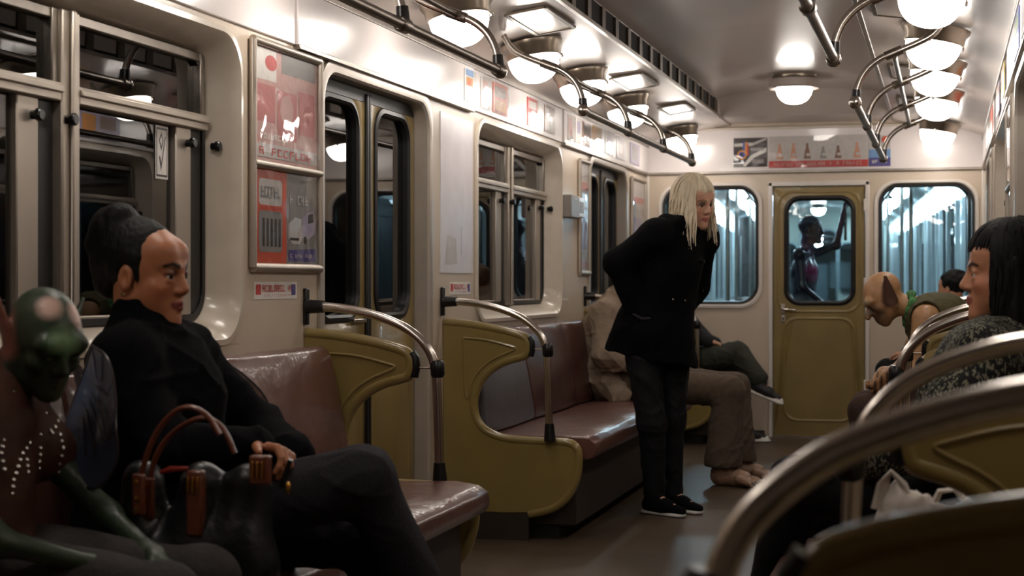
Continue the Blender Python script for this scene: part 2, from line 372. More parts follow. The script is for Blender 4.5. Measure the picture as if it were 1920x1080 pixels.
root = empty('door_%d' % DN[0], 'olive end door with rounded window and lever handle', 'door', kind='structure')
x0, x1, _, z1 = ED
fr = MB(); fr.pbox(PE, (-.06, x0-.012, 0), (.018, x0+.018, z1+.02)).pbox(PE, (-.06, x1-.018, 0), (.018, x1+.012, z1+.02)).pbox(PE, (-.06, x0-.012, z1-.012), (.018, x1+.012, z1+.024)).build('frame', 'white_trim', root, bevel=.005)
gx0, gx1, gz0, gz1 = -1.125, -.672, 1.02, 1.765
R = lambda i, w, r: [PE(w, a, b) for a, b in rr(gx0-i, gx1+i, gz0-i, gz1+i, r, 8)]
E0 = lambda i, w: [PE(w, a, b) for a, b in rr(x0+.022+i, x1-.022-i, .012+i, z1-.016-i, .001, 8)]
leaf = MB().loft([E0(0, -.04), E0(0, -.004), E0(.004, 0), R(.036, 0, .115), R(.026, -.03, .105)]).build('leaf', 'olive_paint', root, smooth=True)
MB().loft([R(.034, -.03, .112), R(.032, .006, .112), R(.016, .012, .100), R(.001, .004, .086), R(-.002, -.03, .084)]).build('gasket', 'rubber', leaf, smooth=True)
MB().prism(rr(gx0-.004, gx1+.004, gz0-.004, gz1+.004, .088, 8), PE, -.022, -.017).build('pane', 'end_glass', leaf)
MB().loft([[PE(w, a, b) for a, b in rr(x0+.09+i, x1-.09-i, .12+i, .90-i, .10, 8)] for i, w in ((0, 0), (.006, .005), (.014, .005), (.02, 0))]).build('pressed_bead', 'olive_paint', leaf, smooth=True)
MB().loft([[PE(w, a, b) for a, b in rr(x0+.05+i, x1-.05-i, .93+i, z1-.045-i, .10, 8)] for i, w in ((0, 0), (.006, .004), (.014, .004), (.02, 0))]).build('pressed_bead', 'olive_paint', leaf, smooth=True)
MB().pbox(PE, (-.08, x0, 0), (.012, x1, .016)).build('threshold', 'worn_steel', root)
h = MB().pbox(PE, (0, -1.183, .93), (.008, -1.150, .995)).build('handle_plate', 'steel', leaf, bevel=.003)
MB().tube([PE(0, -1.168, .955), PE(.03, -1.168, .955), PE(.042, -1.155, .955), PE(.045, -1.07, .952)], .009, 10).build('lever', 'steel', h, smooth=True)
k = MB().pbox(PE, (0, -1.180, .86), (.006, -1.150, .915)).build('keyhole_plate', 'steel', leaf, bevel=.003)
MB().pbox(PE, (.006, -1.169, .872), (.007, -1.161, .895)).build('keyhole', 'black_plastic', k)
for z in (.35, 1.1, 1.68): MB().pbox(PE, (0, x1-.03, z), (.02, x1-.005, z+.09)).build('hinge', 'white_trim', leaf, bevel=.004)
set_origin(root)

# ------------------------------------------------------------------ lamps
ORD = ['first', 'second', 'third', 'fourth', 'fifth', 'sixth', 'seventh', 'eighth', 'ninth', 'tenth', 'eleventh', 'twelfth']
def lamp(loc, tilt, label, group, mname, r=.125):
    root = empty('ceiling_lamp', label, 'lamp', group)
    M = Matrix.Translation(loc) @ Matrix.Rotation(tilt, 4, 'Y')
    P = lambda x, y, h: tuple(M @ Vector((x, y, h)))
    s = r/.125
    MB().lathe([(.150*s, .075), (.148*s, .058), (.135*s, .040), (.132*s, .012), (.126*s, .004), (.122*s, .004)], P, 28).build('rim', 'lamp_rim', root, smooth=True)
    prof = [(.121*s*math.cos(a)**.8 if a < 1.56 else .004, .008-.118*s*math.sin(a)) for a in [i*math.pi/2/9 for i in range(10)]]
    MB().lathe(prof, P, 28).build('bowl', mname, root, smooth=True)
    for k in range(3):
        a = 2*math.pi*k/3+.4
        MB().lathe([(.009, -.006), (.009, .012), (.004, .014)], lambda x, y, h: P(.134*s*math.cos(a)+x, .134*s*math.sin(a)+y, h), 8).build('clip', 'steel', root)
    set_origin(root); return root
LY = [11.6, 9.6, 8.35, 7.3, 6.1, 4.9, 3.7, 2.4]
for i, y in enumerate(LY):
    lamp((XL+.33, y, 2.205), math.radians(-10), 'frosted bowl lamp on the left ceiling slope, %s from the end wall' % ORD[i], 'ceiling lamps of the left row', 'lamp_side')
    lamp((XR-.33, y, 2.205), math.radians(10), 'frosted bowl lamp on the right ceiling slope, %s from the end wall' % ORD[i], 'ceiling lamps of the right row', 'lamp_side')
lamp((XC, 10.67, 2.442), 0, 'frosted bowl lamp in the central ceiling channel before the end wall', 'lamps of the central channel', 'lamp_mid')
for o in [x for x in bpy.data.objects if x.name.startswith('ceiling_lamp') and x.get('group') == 'lamps of the central channel']:
    MB().lathe([(.16, .04), (.17, .05), (.17, .10)], lambda x, y, h: (x, y, h+.06), 28).build('ceiling_rose', 'ceiling_paint', o, smooth=True)

# ------------------------------------------------------------------ benches
def bench(side, y0, y1, label, back, group='vinyl benches along the walls', front=.70):
    P = SIDE[side]; root = empty('bench', label, 'bench', group)
    # seat cushion: soft profile (w, z)
    pr = [(.10, .36), (.10, .455), (.16, .462), (.40, .470), (.58, .472), (.66, .464), (.695, .440), (.70, .40), (.685, .372), (.66, .36)]
    n = max(2, round((y1-y0)/.18))
    rings = []
    for k in range(n+1):
        y = y0+(y1-y0)*k/n; e = 1 if 0 < k < n else .985
        rings.append([P(w, y, .41+(z-.41)*e + (.004*math.sin(y*9+w*7) if .2 < w < .6 and z > .44 else 0)) for w, z in pr])
    MB().loft(rings, True, True).build('seat', 'brown_vinyl', root, smooth=True, bevel=.008)
    # backrest cushions
    bp = [(.17, .46), (.195, .47), (.200, .50), (.165, .70), (.125, .88), (.105, .925), (.075, .935), (.045, .925), (.04, .88), (.05, .46)]
    ya = y0
    for wd, m in back:
        yb = min(ya+wd, y1); rings = []
        for k in range(5):
            y = ya+.004+(yb-ya-.008)*k/4; e = (0, .012, .016, .012, 0)[k]
            rings.append([P(w + (e if w > .09 else 0), y, z) for w, z in bp])
        MB().loft(rings, True, True).build('backrest', m, root, smooth=True, bevel=.01)
        ya = yb
    MB().pbox(P, (.02, y0+.01, .06), (.60, y1-.01, .36)).build('base', 'dark_base', root, bevel=.01)
    MB().pbox(P, (.02, y0+.02, 0), (.52, y1-.02, .06)).build('plinth', 'dark_slot', root)
    set_origin(root); return root
bench('left', 2.58, 5.26, 'brown vinyl bench under the woman with the hair bun', [(.9, 'brown_vinyl'), (.9, 'brown_vinyl'), (.9, 'brown_vinyl')])
bench('left', 7.0, 9.80, 'maroon vinyl bench beyond the nearer left door', [(.84, 'grey_vinyl'), (.95, 'maroon_vinyl'), (1.1, 'maroon_vinyl')])
bench('left', 11.39, 12.02, 'short vinyl bench in the left corner at the end wall', [(.66, 'maroon_vinyl')])
bench('right', 3.04, 5.29, 'brown vinyl bench under the woman with the black bob', [(.88, 'brown_vinyl'), (.88, 'brown_vinyl'), (.9, 'brown_vinyl')])
bench('right', 7.0, 9.80, 'maroon vinyl bench under the bald big-eared passenger', [(.95, 'maroon_vinyl'), (.95, 'maroon_vinyl'), (1, 'maroon_vinyl')])
bench('right', 11.39, 12.02, 'short vinyl bench in the right corner at the end wall', [(.66, 'maroon_vinyl')])

# ------------------------------------------------------------------ olive seat partitions
OUT = [(.0, .975), (.07, .971), (.184, .958), (.297, .936), (.372, .915), (.392, .898), (.397, .86), (.388, .830), (.365, .822), (.30, .806), (.245, .78), (.20, .745), (.165, .70), (.146, .65),
       (.140, .60), (.150, .545), (.178, .50), (.222, .472), (.275, .455), (.34, .447), (.494, .445), (.575, .443), (.61, .432), (.628, .400), (.626, .33), (.612, .27), (.587, .215), (.545, .170), (.49, .14), (.40, .12), (.0, .12)]
def smooth_closed(p, n=2):
    for _ in range(n):
        q = []
        for i in range(len(p)-1):
            a, b = p[i], p[i+1]
            q += [(a[0]*.75+b[0]*.25, a[1]*.75+b[1]*.25), (a[0]*.25+b[0]*.75, a[1]*.25+b[1]*.75)]
        p = [p[0]] + q + [p[-1]]
    return p
def partition(side, y, label):
    k_ = .87 if side == 'right' and y > 2 else 1.0; P = lambda w, yy, z, Q=SIDE[side]: Q(w*k_, yy, z)
    root = empty('seat_partition', label, 'partition', 'olive partitions at the bench ends')
    o = smooth_closed(OUT, 1)
    MB().prism(o, lambda d, a, b: P(a, y+d, b), -.016, .016).build('panel', 'olive_plastic', root, bevel=.006)
    edge = smooth_closed(OUT[:-1], 2)
    path = [P(a, y, b) for a, b in edge[1:]]
    MB().tube([(q[0], q[1], q[2]) for q in path], .021, 10).build('rolled_edge', 'olive_plastic', root, smooth=True)
    for s in (-1, 1):
        tri = [(.10, .905), (.20, .90), (.33, .868), (.345, .862), (.33, .85), (.24, .815), (.17, .76), (.135, .70), (.118, .62), (.105, .66)]
        tr = smooth_closed(tri+[tri[0]], 2)
        MB().tube([P(a, y+s*.016, b) for a, b in tr], .006, 6).build('pressed_bead', 'olive_plastic', root, smooth=True)
    MB().tube([P(.398, y, .908), P(.411, y, .89), P(.413, y, .86), P(.405, y, .826)], .018, 10).build('tip_cap', 'black_plastic', root, smooth=True)
    MB().pbox(P, (0, y-.013, 0), (.40, y+.013, .125)).build('foot_panel', 'dark_base', root)
    set_origin(root); return root
partition('left', 5.31, 'olive partition at the far end of the bench with the bun-haired woman')
partition('left', 6.94, 'big olive partition with a round cut-out beyond the nearer left door')
partition('left', 9.88, 'olive partition behind the slumped passenger in the beige jacket')
partition('left', 11.32, 'olive partition by the crossed-legged passenger in sneakers')
partition('right', 1.46, 'dark olive partition nearest the viewpoint at lower right')
partition('right', 2.98, 'olive partition beside the white bag on the right')
partition('right', 5.35, 'olive partition between the black-bobbed woman and the right door')
partition('right', 6.94, 'olive partition at the near end of the right bench by the bald passenger')
partition('right', 9.88, 'olive partition at the far end of the right bench')
partition('right', 11.32, 'olive partition by the right corner bench')

# ------------------------------------------------------------------ bent handrails at the partitions
RAIL = [(.03, 1.070), (.10, 1.069), (.18, 1.060), (.25, 1.046), (.32, 1.024), (.38, .998), (.43, .962), (.465, .925), (.485, .88), (.494, .82), (.498, .70), (.505, .46)]
def handrail(side, y, yl, label):
    k_ = .87 if side == 'right' and y > 2 else 1.0; P = lambda w, yy, z, Q=SIDE[side]: Q(w*k_, yy, z)
    root = empty('handrail', label, 'handrail', 'bent steel handrails by the doors')
    rs = smooth_closed(RAIL, 2)
    MB().tube([P(a, y, b) for a, b in rs], .0165, 12).build('tube', 'steel', root, smooth=True)
    fl = MB().pbox(P, (0, y-.014, 1.005), (.016, y+.014, 1.135)).build('wall_flange', 'black_plastic', root, bevel=.005)
    MB().tube([P(.01, y, 1.07), P(.075, y, 1.07)], [.026, .022], 12).build('socket', 'black_plastic', fl, smooth=True)
    MB().tube([P(.4945, y, .885), P(.4965, y, .875), P(.498, y, .835), P(.4985, y, .825)], [.019, .025, .025, .019], 12).build('collar', 'black_plastic', root, smooth=True)
    MB().tube([P(.41, yl, .858), P(.497, y, .858)], .004, 8).build('link_rod', 'steel', root)
    MB().tube([P(.504, y, .530), P(.506, y, .47), P(.507, y, .452)], [.020, .026, .027], 12).build('foot_socket', 'black_plastic', root, smooth=True)
    set_origin(root); return root
handrail('left', 5.30, 5.31, 'bent steel handrail in front of the nearer left door')
handrail('left', 6.90, 6.94, 'bent steel handrail beside the partition with the round cut-out')
handrail('left', 9.87, 9.88, 'bent steel handrail behind the passenger in the beige jacket')
handrail('left', 11.33, 11.32, 'bent steel handrail by the passenger in sneakers')
handrail('right', 1.50, 1.46, 'blurred bent steel handrail nearest the viewpoint at lower right')
handrail('right', 2.72, 2.98, 'bent steel handrail just behind the nearest blurred one')
handrail('right', 5.33, 5.35, 'bent steel handrail in front of the bald passenger')
handrail('right', 6.90, 6.94, 'bent steel handrail beside the right bench of the bald passenger')
handrail('right', 9.87, 9.88, 'bent steel handrail past the right bench')

# ------------------------------------------------------------------ overhead rails
def overhead(side, ys, label):
    P = SIDE[side]; root = empty('overhead_rail', label, 'grab rail', 'overhead grab rails')
    a0, a1 = .648, .49
    MB().tube([P(a0, ys[0], 1.92), P(a0, ys[-1], 1.92)], .0165, 12).build('hand_bar', 'worn_steel', root, smooth=True)
    MB().tube([P(a1, ys[0]+.1, 2.125), P(a1, ys[-1], 2.125)], .012, 10).build('upper_bar', 'worn_steel', root, smooth=True)
    for y in ys:
        arc = smooth_closed([(a0, 1.92), (a0-.006, 1.985), (a0-.035, 2.05), (a0-.09, 2.10), (a1, 2.127), (a1-.10, 2.165), (a1-.17, 2.20), (a1-.21, 2.27)], 2)
        MB().tube([P(a, y, b) for a, b in arc], .0145, 10).build('bracket', 'steel', root, smooth=True)
        MB().tube([P(a0, y-.03, 1.92), P(a0, y-.024, 1.92), P(a0, y+.024, 1.92), P(a0, y+.03, 1.92)], [.018, .024, .024, .018], 12).build('joint', 'worn_steel', root, smooth=True)
        MB().tube([P(a0-.001, y, 1.93), P(a0-.004, y, 1.975)], [.022, .019], 12).build('socket', 'black_plastic', root, smooth=True)
        MB().tube([P(a1+.035, y, 2.112), P(a1-.035, y, 2.14)], .020, 12).build('clamp', 'worn_steel', root, smooth=True)
    for y in (ys[0], ys[-1]):
        e = -1 if y == ys[0] else 1
        MB().lathe([(.010, -.027), (.022, -.018), (.027, 0), (.022, .018), (.010, .027)], lambda x, q, h: P(a0+x, y+e*.02+q, 1.92+h), 14).build('end_ball', 'steel', root, smooth=True)
    set_origin(root)
ya = [6.95, 8.0, 9.05, 10.1]; yb = [2.4, 3.45, 4.5, 5.55]
overhead('left', ya, 'overhead grab rail above the left bench in front of the end wall')
overhead('right', ya, 'overhead grab rail above the right bench in front of the end wall')
overhead('left', yb, 'overhead grab rail nearest the viewpoint on the left')
overhead('right', yb, 'overhead grab rail nearest the viewpoint on the right')

# ------------------------------------------------------------------ posters, adverts, notices (flat print on thin card)
for n, c in dict(p_white=(226, 222, 216), p_pale=(196, 190, 186), p_grey=(140, 136, 134), p_dark=(58, 50, 50), p_red=(196, 62, 58), p_rose=(196, 112, 112), p_pink=(206, 160, 154), p_orange=(214, 88, 58),
                 p_amber=(206, 136, 48), p_ochre=(176, 132, 44), p_brown=(128, 84, 62), p_blue=(58, 84, 170), p_sky=(120, 160, 206), p_violet=(84, 76, 140), p_skin=(206, 150, 122), p_yellow=(222, 196, 66), p_green=(92, 130, 78), p_black=(22, 22, 26), p_lilac=(170, 160, 186)).items():
    mat(n, c, .35, var=.07, scale=25)
def card(name, P, a0, a1, b0, b1, d, base, art, parent=None, th=.003, cover=False):
    """a card a0..a1 by b0..b1 at depth d; art = [(poly or rect in 0..1 units, material)]"""
    mats = []; mb = MB()
    def mi(m):
        if m not in mats: mats.append(m)
        return mats.index(m)
    mb.pbox(P, (d, a0, b0), (d+th, a1, b1), mi(base))
    for k, (sh, m) in enumerate(art):
        if len(sh) == 4 and not hasattr(sh[0], '__len__'): u0, u1, v0, v1 = sh; sh = [(u0, v0), (u1, v0), (u1, v1), (u0, v1)]
        e = d+th+.0004+.00015*k
        mb.add([P(e, a0+(a1-a0)*u, b0+(b1-b0)*v) for u, v in sh], [tuple(range(len(sh)))], mi(m))
    o = mb.build(name, mats, parent)
    if cover: MB().pbox(P, (d+.006+.00015*len(art), a0, b0), (d+.0075+.00015*len(art), a1, b1)).build('clear_cover', 'plastic_cover', o)
    return o
def scrib(u0, u1, v0, v1, n, m, seed=1):
    """a line of small blurred letter strokes"""
    R = random.Random(seed); out = []; du = (u1-u0)/n
    for i in range(n):
        if R.random() < .12: continue
        a = u0+du*i; b = a+du*.72; t = (b-a)*.3
        out.append(((a, a+t, v0, v1), m))
        for q in R.sample([0, .42, .82], R.choice([1, 2, 2])): out.append(((a, b, v0+(v1-v0)*q, v0+(v1-v0)*(q+.18)), m))
        if R.random() < .5: out.append(((b-t, b, v0, v1), m))
    return out
def ellp(cx, cy, rx, ry, n=14): return [(cx+rx*math.cos(2*math.pi*i/n), cy+ry*math.sin(2*math.pi*i/n)) for i in range(n)]
ADS = [(7.20, 7.45, 'p_white', [((.08, .92, .80, 1), 'p_sky'), ((.15, .85, .28, .76), 'p_amber'), (ellp(.5, .5, .2, .18), 'p_orange')], 'advert card with a blue top and an orange picture above the blank white panel'),
       (7.50, 7.66, 'p_pale', [((.2, .8, .3, .9), 'p_pink')], 'narrow pale advert card left of the orange one over the window'),
       (7.72, 7.99, 'p_orange', [((.1, .9, .55, .9), 'p_brown'), ((.1, .9, .1, .45), 'p_amber')], 'orange and brown advert card over the window with weather strips'),
       (8.40, 8.62, 'p_red', [((.12, .88, .62, .9), 'p_white'), (ellp(.5, .42, .3, .14), 'p_pink'), ((.2, .8, .08, .2), 'p_white')], 'red and white advert card over the window'),
       (8.79, 9.02, 'p_brown', [((.1, .45, .1, .9), 'p_pale'), ((.55, .9, .1, .6), 'p_grey')], 'brown and grey advert card by the panel joint over the window'),
       (9.34, 9.52, 'p_pale', [((.1, .5, .2, .9), 'p_pink')], 'pale pinkish advert card right after the panel joint'),
       (9.54, 9.70, 'p_white', [((.2, .8, .4, .9), 'p_lilac')], 'white and lilac advert card left of the brown one'),
       (9.74, 9.98, 'p_brown', [((.1, .9, .5, .92), 'p_dark'), ((.2, .8, .1, .4), 'p_pale')], 'dark brown advert card above the narrow poster frame'),
       (10.02, 10.30, 'p_ochre', [((.1, .9, .1, .4), 'p_white'), ((.15, .5, .5, .9), 'p_amber')], 'ochre advert card above the farther left door'),
       (10.42, 10.70, 'p_pale', [((.15, .85, .2, .8), 'p_lilac')], 'pale lilac advert card above the farther left door'),
       (10.80, 11.12, 'p_pale', [((.2, .8, .1, .9), 'p_brown'), ((.3, .7, .3, .7), 'p_pink')], 'brownish advert card past the farther left door'),
       (11.30, 11.64, 'p_lilac', [((.2, .8, .2, .85), 'p_grey')], 'greyish lilac advert card nearest the end wall')]
for a, b, base, art, lb in ADS:
    q = .0185 if a > 9.25 or b < 7.5 and a < 7.36 else .0105
    o = card('advert_card', PL, a, min(b, 7.355) if a < 7.36 else b, 2.012, 2.165, q, base, art + scrib(.12, .88, .03, .07, 8, 'p_dark', int(a*10)), cover=True)
    tag(o, lb, 'advert', 'advert cards along the left upper strip')
for i, (a, b, base, art) in enumerate([(5.5, 5.9, 'p_pale', [((.1, .5, .1, .9), 'p_yellow'), ((.55, .9, .1, .9), 'p_lilac')]), (6.1, 6.5, 'p_blue', [((.1, .9, .55, .9), 'p_green'), ((.1, .9, .1, .3), 'p_dark')]), (7.6, 8.0, 'p_yellow', [((.1, .9, .5, .9), 'p_red')]),
                      (8.3, 8.8, 'p_lilac', [((.1, .4, .1, .9), 'p_amber'), ((.5, .9, .4, .9), 'p_brown')]), (9.5, 9.9, 'p_orange', [((.1, .9, .1, .5), 'p_white')]), (10.3, 10.8, 'p_white', [((.2, .8, .3, .8), 'p_sky')])]):
    o = card('advert_card', PR, a, b, 2.012, 2.165, .0185, base, art)
    tag(o, 'advert card on the right upper strip, %s from the near door' % ORD[i], 'advert', 'advert cards along the right upper strip')
# end wall posters
sw = [([(.02, .80), (.6, .84), (.98, 1.0), (.98, .92), (.55, .72), (.02, .70)], 'p_pale'), ([(.25, .02), (.5, .38), (.98, .66), (.98, .50), (.62, .32), (.36, .02)], 'p_white'), ((.5, .9, .55, .66), 'p_grey'), ((.55, .9, .12, .26), 'p_grey'), ((0, .3, 0, .12), 'p_grey')]
jj = [([(.28, .86), (.34, .86), (.34, .50), (.28, .50)], 'p_blue'), ([(.34, .86), (.40, .86), (.40, .40), (.34, .40)], 'p_amber'), (ellp(.25, .42, .15, .16), 'p_amber'), (ellp(.25, .42, .10, .10), 'p_blue'), (ellp(.25, .43, .055, .055), 'p_dark'), ((.40, .45, .40, .80), 'p_red')]
tag(card('poster', PE, -1.533, -1.283, 2.022, 2.240, .013, 'p_dark', sw+jj, cover=True), 'dark poster with a striped letter J hook and white swooshes on the end wall', 'poster')
fig = []
for i, (cx, hh, cm) in enumerate([(.11, .55, 'p_skin'), (.25, .56, 'p_skin'), (.39, .54, 'p_brown'), (.55, .40, 'p_grey'), (.70, .42, 'p_brown'), (.89, .55, 'p_skin')]):
    fig += [([(cx-.035, .27), (cx-.02, .27+hh*.5), (cx-.012, .27+hh*.72), (cx+.012, .27+hh*.72), (cx+.022, .27+hh*.5), (cx+.038, .27)], cm), (ellp(cx, .27+hh*.82, .014, .06), cm), (ellp(cx+.01, .40, .022, .05), 'p_pale')]
tag(card('poster', PE, -1.270, -.546, 2.012, 2.245, .013, 'p_pale', fig + [((0, 1, 0, .21), 'p_red')] + scrib(.05, .25, .05, .16, 8, 'p_pink', 4) + scrib(.28, .58, .05, .16, 11, 'p_pink', 5) + scrib(.62, .95, .05, .16, 10, 'p_pink', 6), cover=True),
    'long pale poster of small figures over a red lettered band on the end wall', 'poster')
tag(card('poster', PE, -.540, -.385, 2.010, 2.235, .013, 'p_pale', [((0, 1, 0, .28), 'p_violet'), ((0, 1, .28, .55), 'p_sky'), (ellp(.78, .86, .2, .12), 'p_orange')] + scrib(.15, .85, .1, .2, 5, 'p_white', 9), cover=True), 'small blue and white poster with an orange spot at the right of the end wall', 'poster')
# poster frames on the left wall
def poster_frame(P, a0, a1, b0, b1, div, label, lower, upper):
    root = empty('framed_poster', label, 'poster')
    q = .022
    MB().tube([P(.012, a0, b0), P(.012, a1, b0)], .016, 10).build('frame_rail', 'alu', root, smooth=True)
    MB().tube([P(.012, a0, b1), P(.012, a1, b1)], .014, 10).build('frame_rail', 'alu', root, smooth=True)
    for a in (a0, a1): MB().tube([P(.012, a, b0), P(.012, a, b1)], .014, 10).build('frame_stile', 'alu', root, smooth=True)
    if div: MB().tube([P(.014, a0, div), P(.014, a1, div)], .014, 10).build('divider', 'alu', root, smooth=True)
    MB().pbox(P, (0, a0, b0), (.003, a1, b1)).build('backing', 'worn_steel', root)
    lower(root); upper and upper(root)
    set_origin(root); return root
def lowA(P, a0, a1, b0, b1):
    def f(root):
        m = (a0+a1)/2
        o = card('print', P, a0, m, b0, b1, .004, 'p_orange', [(rr(.16, .86, .62, .90, .06, 3), 'p_pale'), (rr(.16, .86, .12, .56, .06, 3), 'p_grey')] + [((.26+.12*i, .33+.12*i, .18, .48), 'p_dark') for i in range(5)] + scrib(.22, .8, .70, .82, 6, 'p_grey', 3) + scrib(.2, .8, .575, .605, 7, 'p_red', 2), root, cover=True)
        o['label'] = 'orange bordered print with a grey centre'
        van = [([(.06, .28), (.06, .44), (.28, .52), (.48, .50), (.52, .30), (.42, .22), (.2, .22)], 'p_pale'), ([(.52, .30), (.50, .50), (.66, .58), (.86, .60), (.95, .50), (.95, .36), (.7, .28)], 'p_lilac'), ([(.70, .46), (.70, .56), (.86, .58), (.90, .48)], 'p_dark'), (ellp(.6, .27, .05, .045), 'p_dark'), ((.1, .4, .26, .29), 'p_dark'),
               ([(.05, .03), (.95, .03), (.95, .18), (.05, .15)], 'p_violet')]
        o = card('print', P, m, a1, b0, b1, .004, 'p_grey', van + scrib(.1, .7, .66, .76, 5, 'p_pale', 7) + scrib(.1, .8, .07, .11, 9, 'p_pale', 8), root, cover=True)
        o['label'] = 'grey print with a pale vehicle'
    return f
def upA(P, a0, a1, b0, b1):
    def f(root):
        o = card('print', P, a0, a1, b0, b1, .004, 'p_pink', [((0, .34, .72, 1), 'p_white'), (ellp(.26, .88, .09, .07), 'p_red'), ((.42, .98, .82, 1), 'p_grey'), ((.05, .32, .35, .68), 'p_rose'), ((.36, .66, .22, .66), 'p_rose'), (ellp(.5, .5, .11, .13), 'p_pink'), ((.7, .95, .3, .7), 'p_rose'), ((.0, 1, .04, .16), 'p_pale')]
                 + scrib(.08, .9, .06, .13, 9, 'p_red', 12) + scrib(.08, .5, .20, .25, 8, 'p_white', 14), root, cover=True)
        o['label'] = 'faded red and pink print'
    return f
poster_frame(PL, 4.835, 5.415, 1.205, 1.955, 1.548, 'tall metal poster frame with red prints beside the nearer left door', lowA(PL, 4.85, 5.40, 1.22, 1.535), upA(PL, 4.85, 5.40, 1.56, 1.94))
def lowB(P, a0, a1, b0, b1, seed):
    def f(root):
        card('print', P, a0, a1, b0, b1, .004, 'p_pale', [((.05, .95, .76, .83), 'p_rose'), ((.2, .8, .2, .6), 'p_lilac'), ((.05, .95, .02, .08), 'p_pink')] + scrib(.1, .9, .64, .70, 6, 'p_grey', seed), root, cover=True)
    return f
poster_frame(PL, 9.69, 9.97, 1.215, 1.915, None, 'narrow metal poster frame beside the farther left door', lowB(PL, 9.705, 9.955, 1.23, 1.90, 5), None)
poster_frame(PL, 11.40, 11.95, 1.215, 1.915, None, 'metal poster frame in the corner next to the end wall', lowB(PL, 11.415, 11.935, 1.23, 1.90, 6), None)
poster_frame(PR, 9.50, 9.97, 1.215, 1.915, None, 'metal poster frame on the right wall past the bald passenger', lowB(PR, 9.515, 9.955, 1.23, 1.90, 7), None)
poster_frame(PR, 6.82, 7.36, 1.215, 1.915, 1.56, 'metal poster frame on the right wall beyond the nearer right door', lowB(PR, 6.835, 7.345, 1.23, 1.55, 8), upA(PR, 6.835, 7.345, 1.57, 1.90))
mat('blank_card', (226, 222, 227), .3, var=.05, scale=10, coat=.4, bump=.06, bscale=9)
o = card('blank_panel', PL, 6.885, 7.395, 1.20, 1.93, .0, 'blank_card', [([(.12, .05), (.5, .06), (.46, .22), (.2, .24)], 'p_pale'), ((.62, .635, .12, .30), 'p_lilac')]); tag(o, 'blank glossy white panel with faint smears right of the nearer left door', 'panel')
for a, b, lb in [(4.87, 5.23, 'white strip notice with red lettering under the tall poster frame'), (7.03, 7.36, 'white strip notice with red lettering under the blank white panel')]:
    o = card('notice', PL, a, b, 1.10, 1.158, .0, 'p_white', [((.03, .15, .25, .85), 'p_red'), ((.86, .96, .2, .85), 'p_violet')] + scrib(.18, .84, .42, .82, 10, 'p_red', 21) + scrib(.2, .8, .14, .28, 14, 'p_pink', 22), th=.0015)
    tag(o, lb, 'notice', 'strip notices on the left wall')
o = card('notice', PL, 9.24, 9.42, 1.05, 1.062, .0, 'p_white', [], th=.0015); tag(o, 'thin plain white strip low on the wall by the call box', 'notice')
o = card('safety_sticker', PL, 4.375, 4.455, 1.47, 1.632, -.0985, 'p_white', [((.06, .94, .04, .96), 'p_dark'), ((.12, .88, .08, .92), 'p_white'), ([(.25, .72), (.45, .88), (.62, .72), (.45, .52)], 'p_dark'), ([(.33, .72), (.45, .81), (.54, .72), (.45, .61)], 'p_white'), ([(.25, .40), (.42, .14), (.80, .80), (.72, .80), (.44, .30), (.34, .44)], 'p_dark')], th=.001)
tag(o, 'small white pictogram sticker on the window sash by the bun-haired woman', 'sticker')
mat('box_grey', (140, 134, 128), .4, var=.05)
root = empty('call_box', 'grey and white wall call box beside the window with weather strips', 'box')
MB().pbox(PL, (0, 9.28, 1.545), (.055, 9.50, 1.68)).build('housing', 'box_grey', root, bevel=.006)
c = MB().pbox(PL, (0, 9.50, 1.555), (.05, 9.66, 1.675)).build('speaker_unit', 'white_trim', root, bevel=.006)
MB().pbox(PL, (.05, 9.53, 1.58), (.052, 9.63, 1.65)).build('grille', 'box_grey', c)
for y in (9.34, 9.38): MB().pbox(PL, (.055, y, 1.655), (.058, y+.02, 1.662)).build('lamp_spot', 'p_white', root)
set_origin(root)

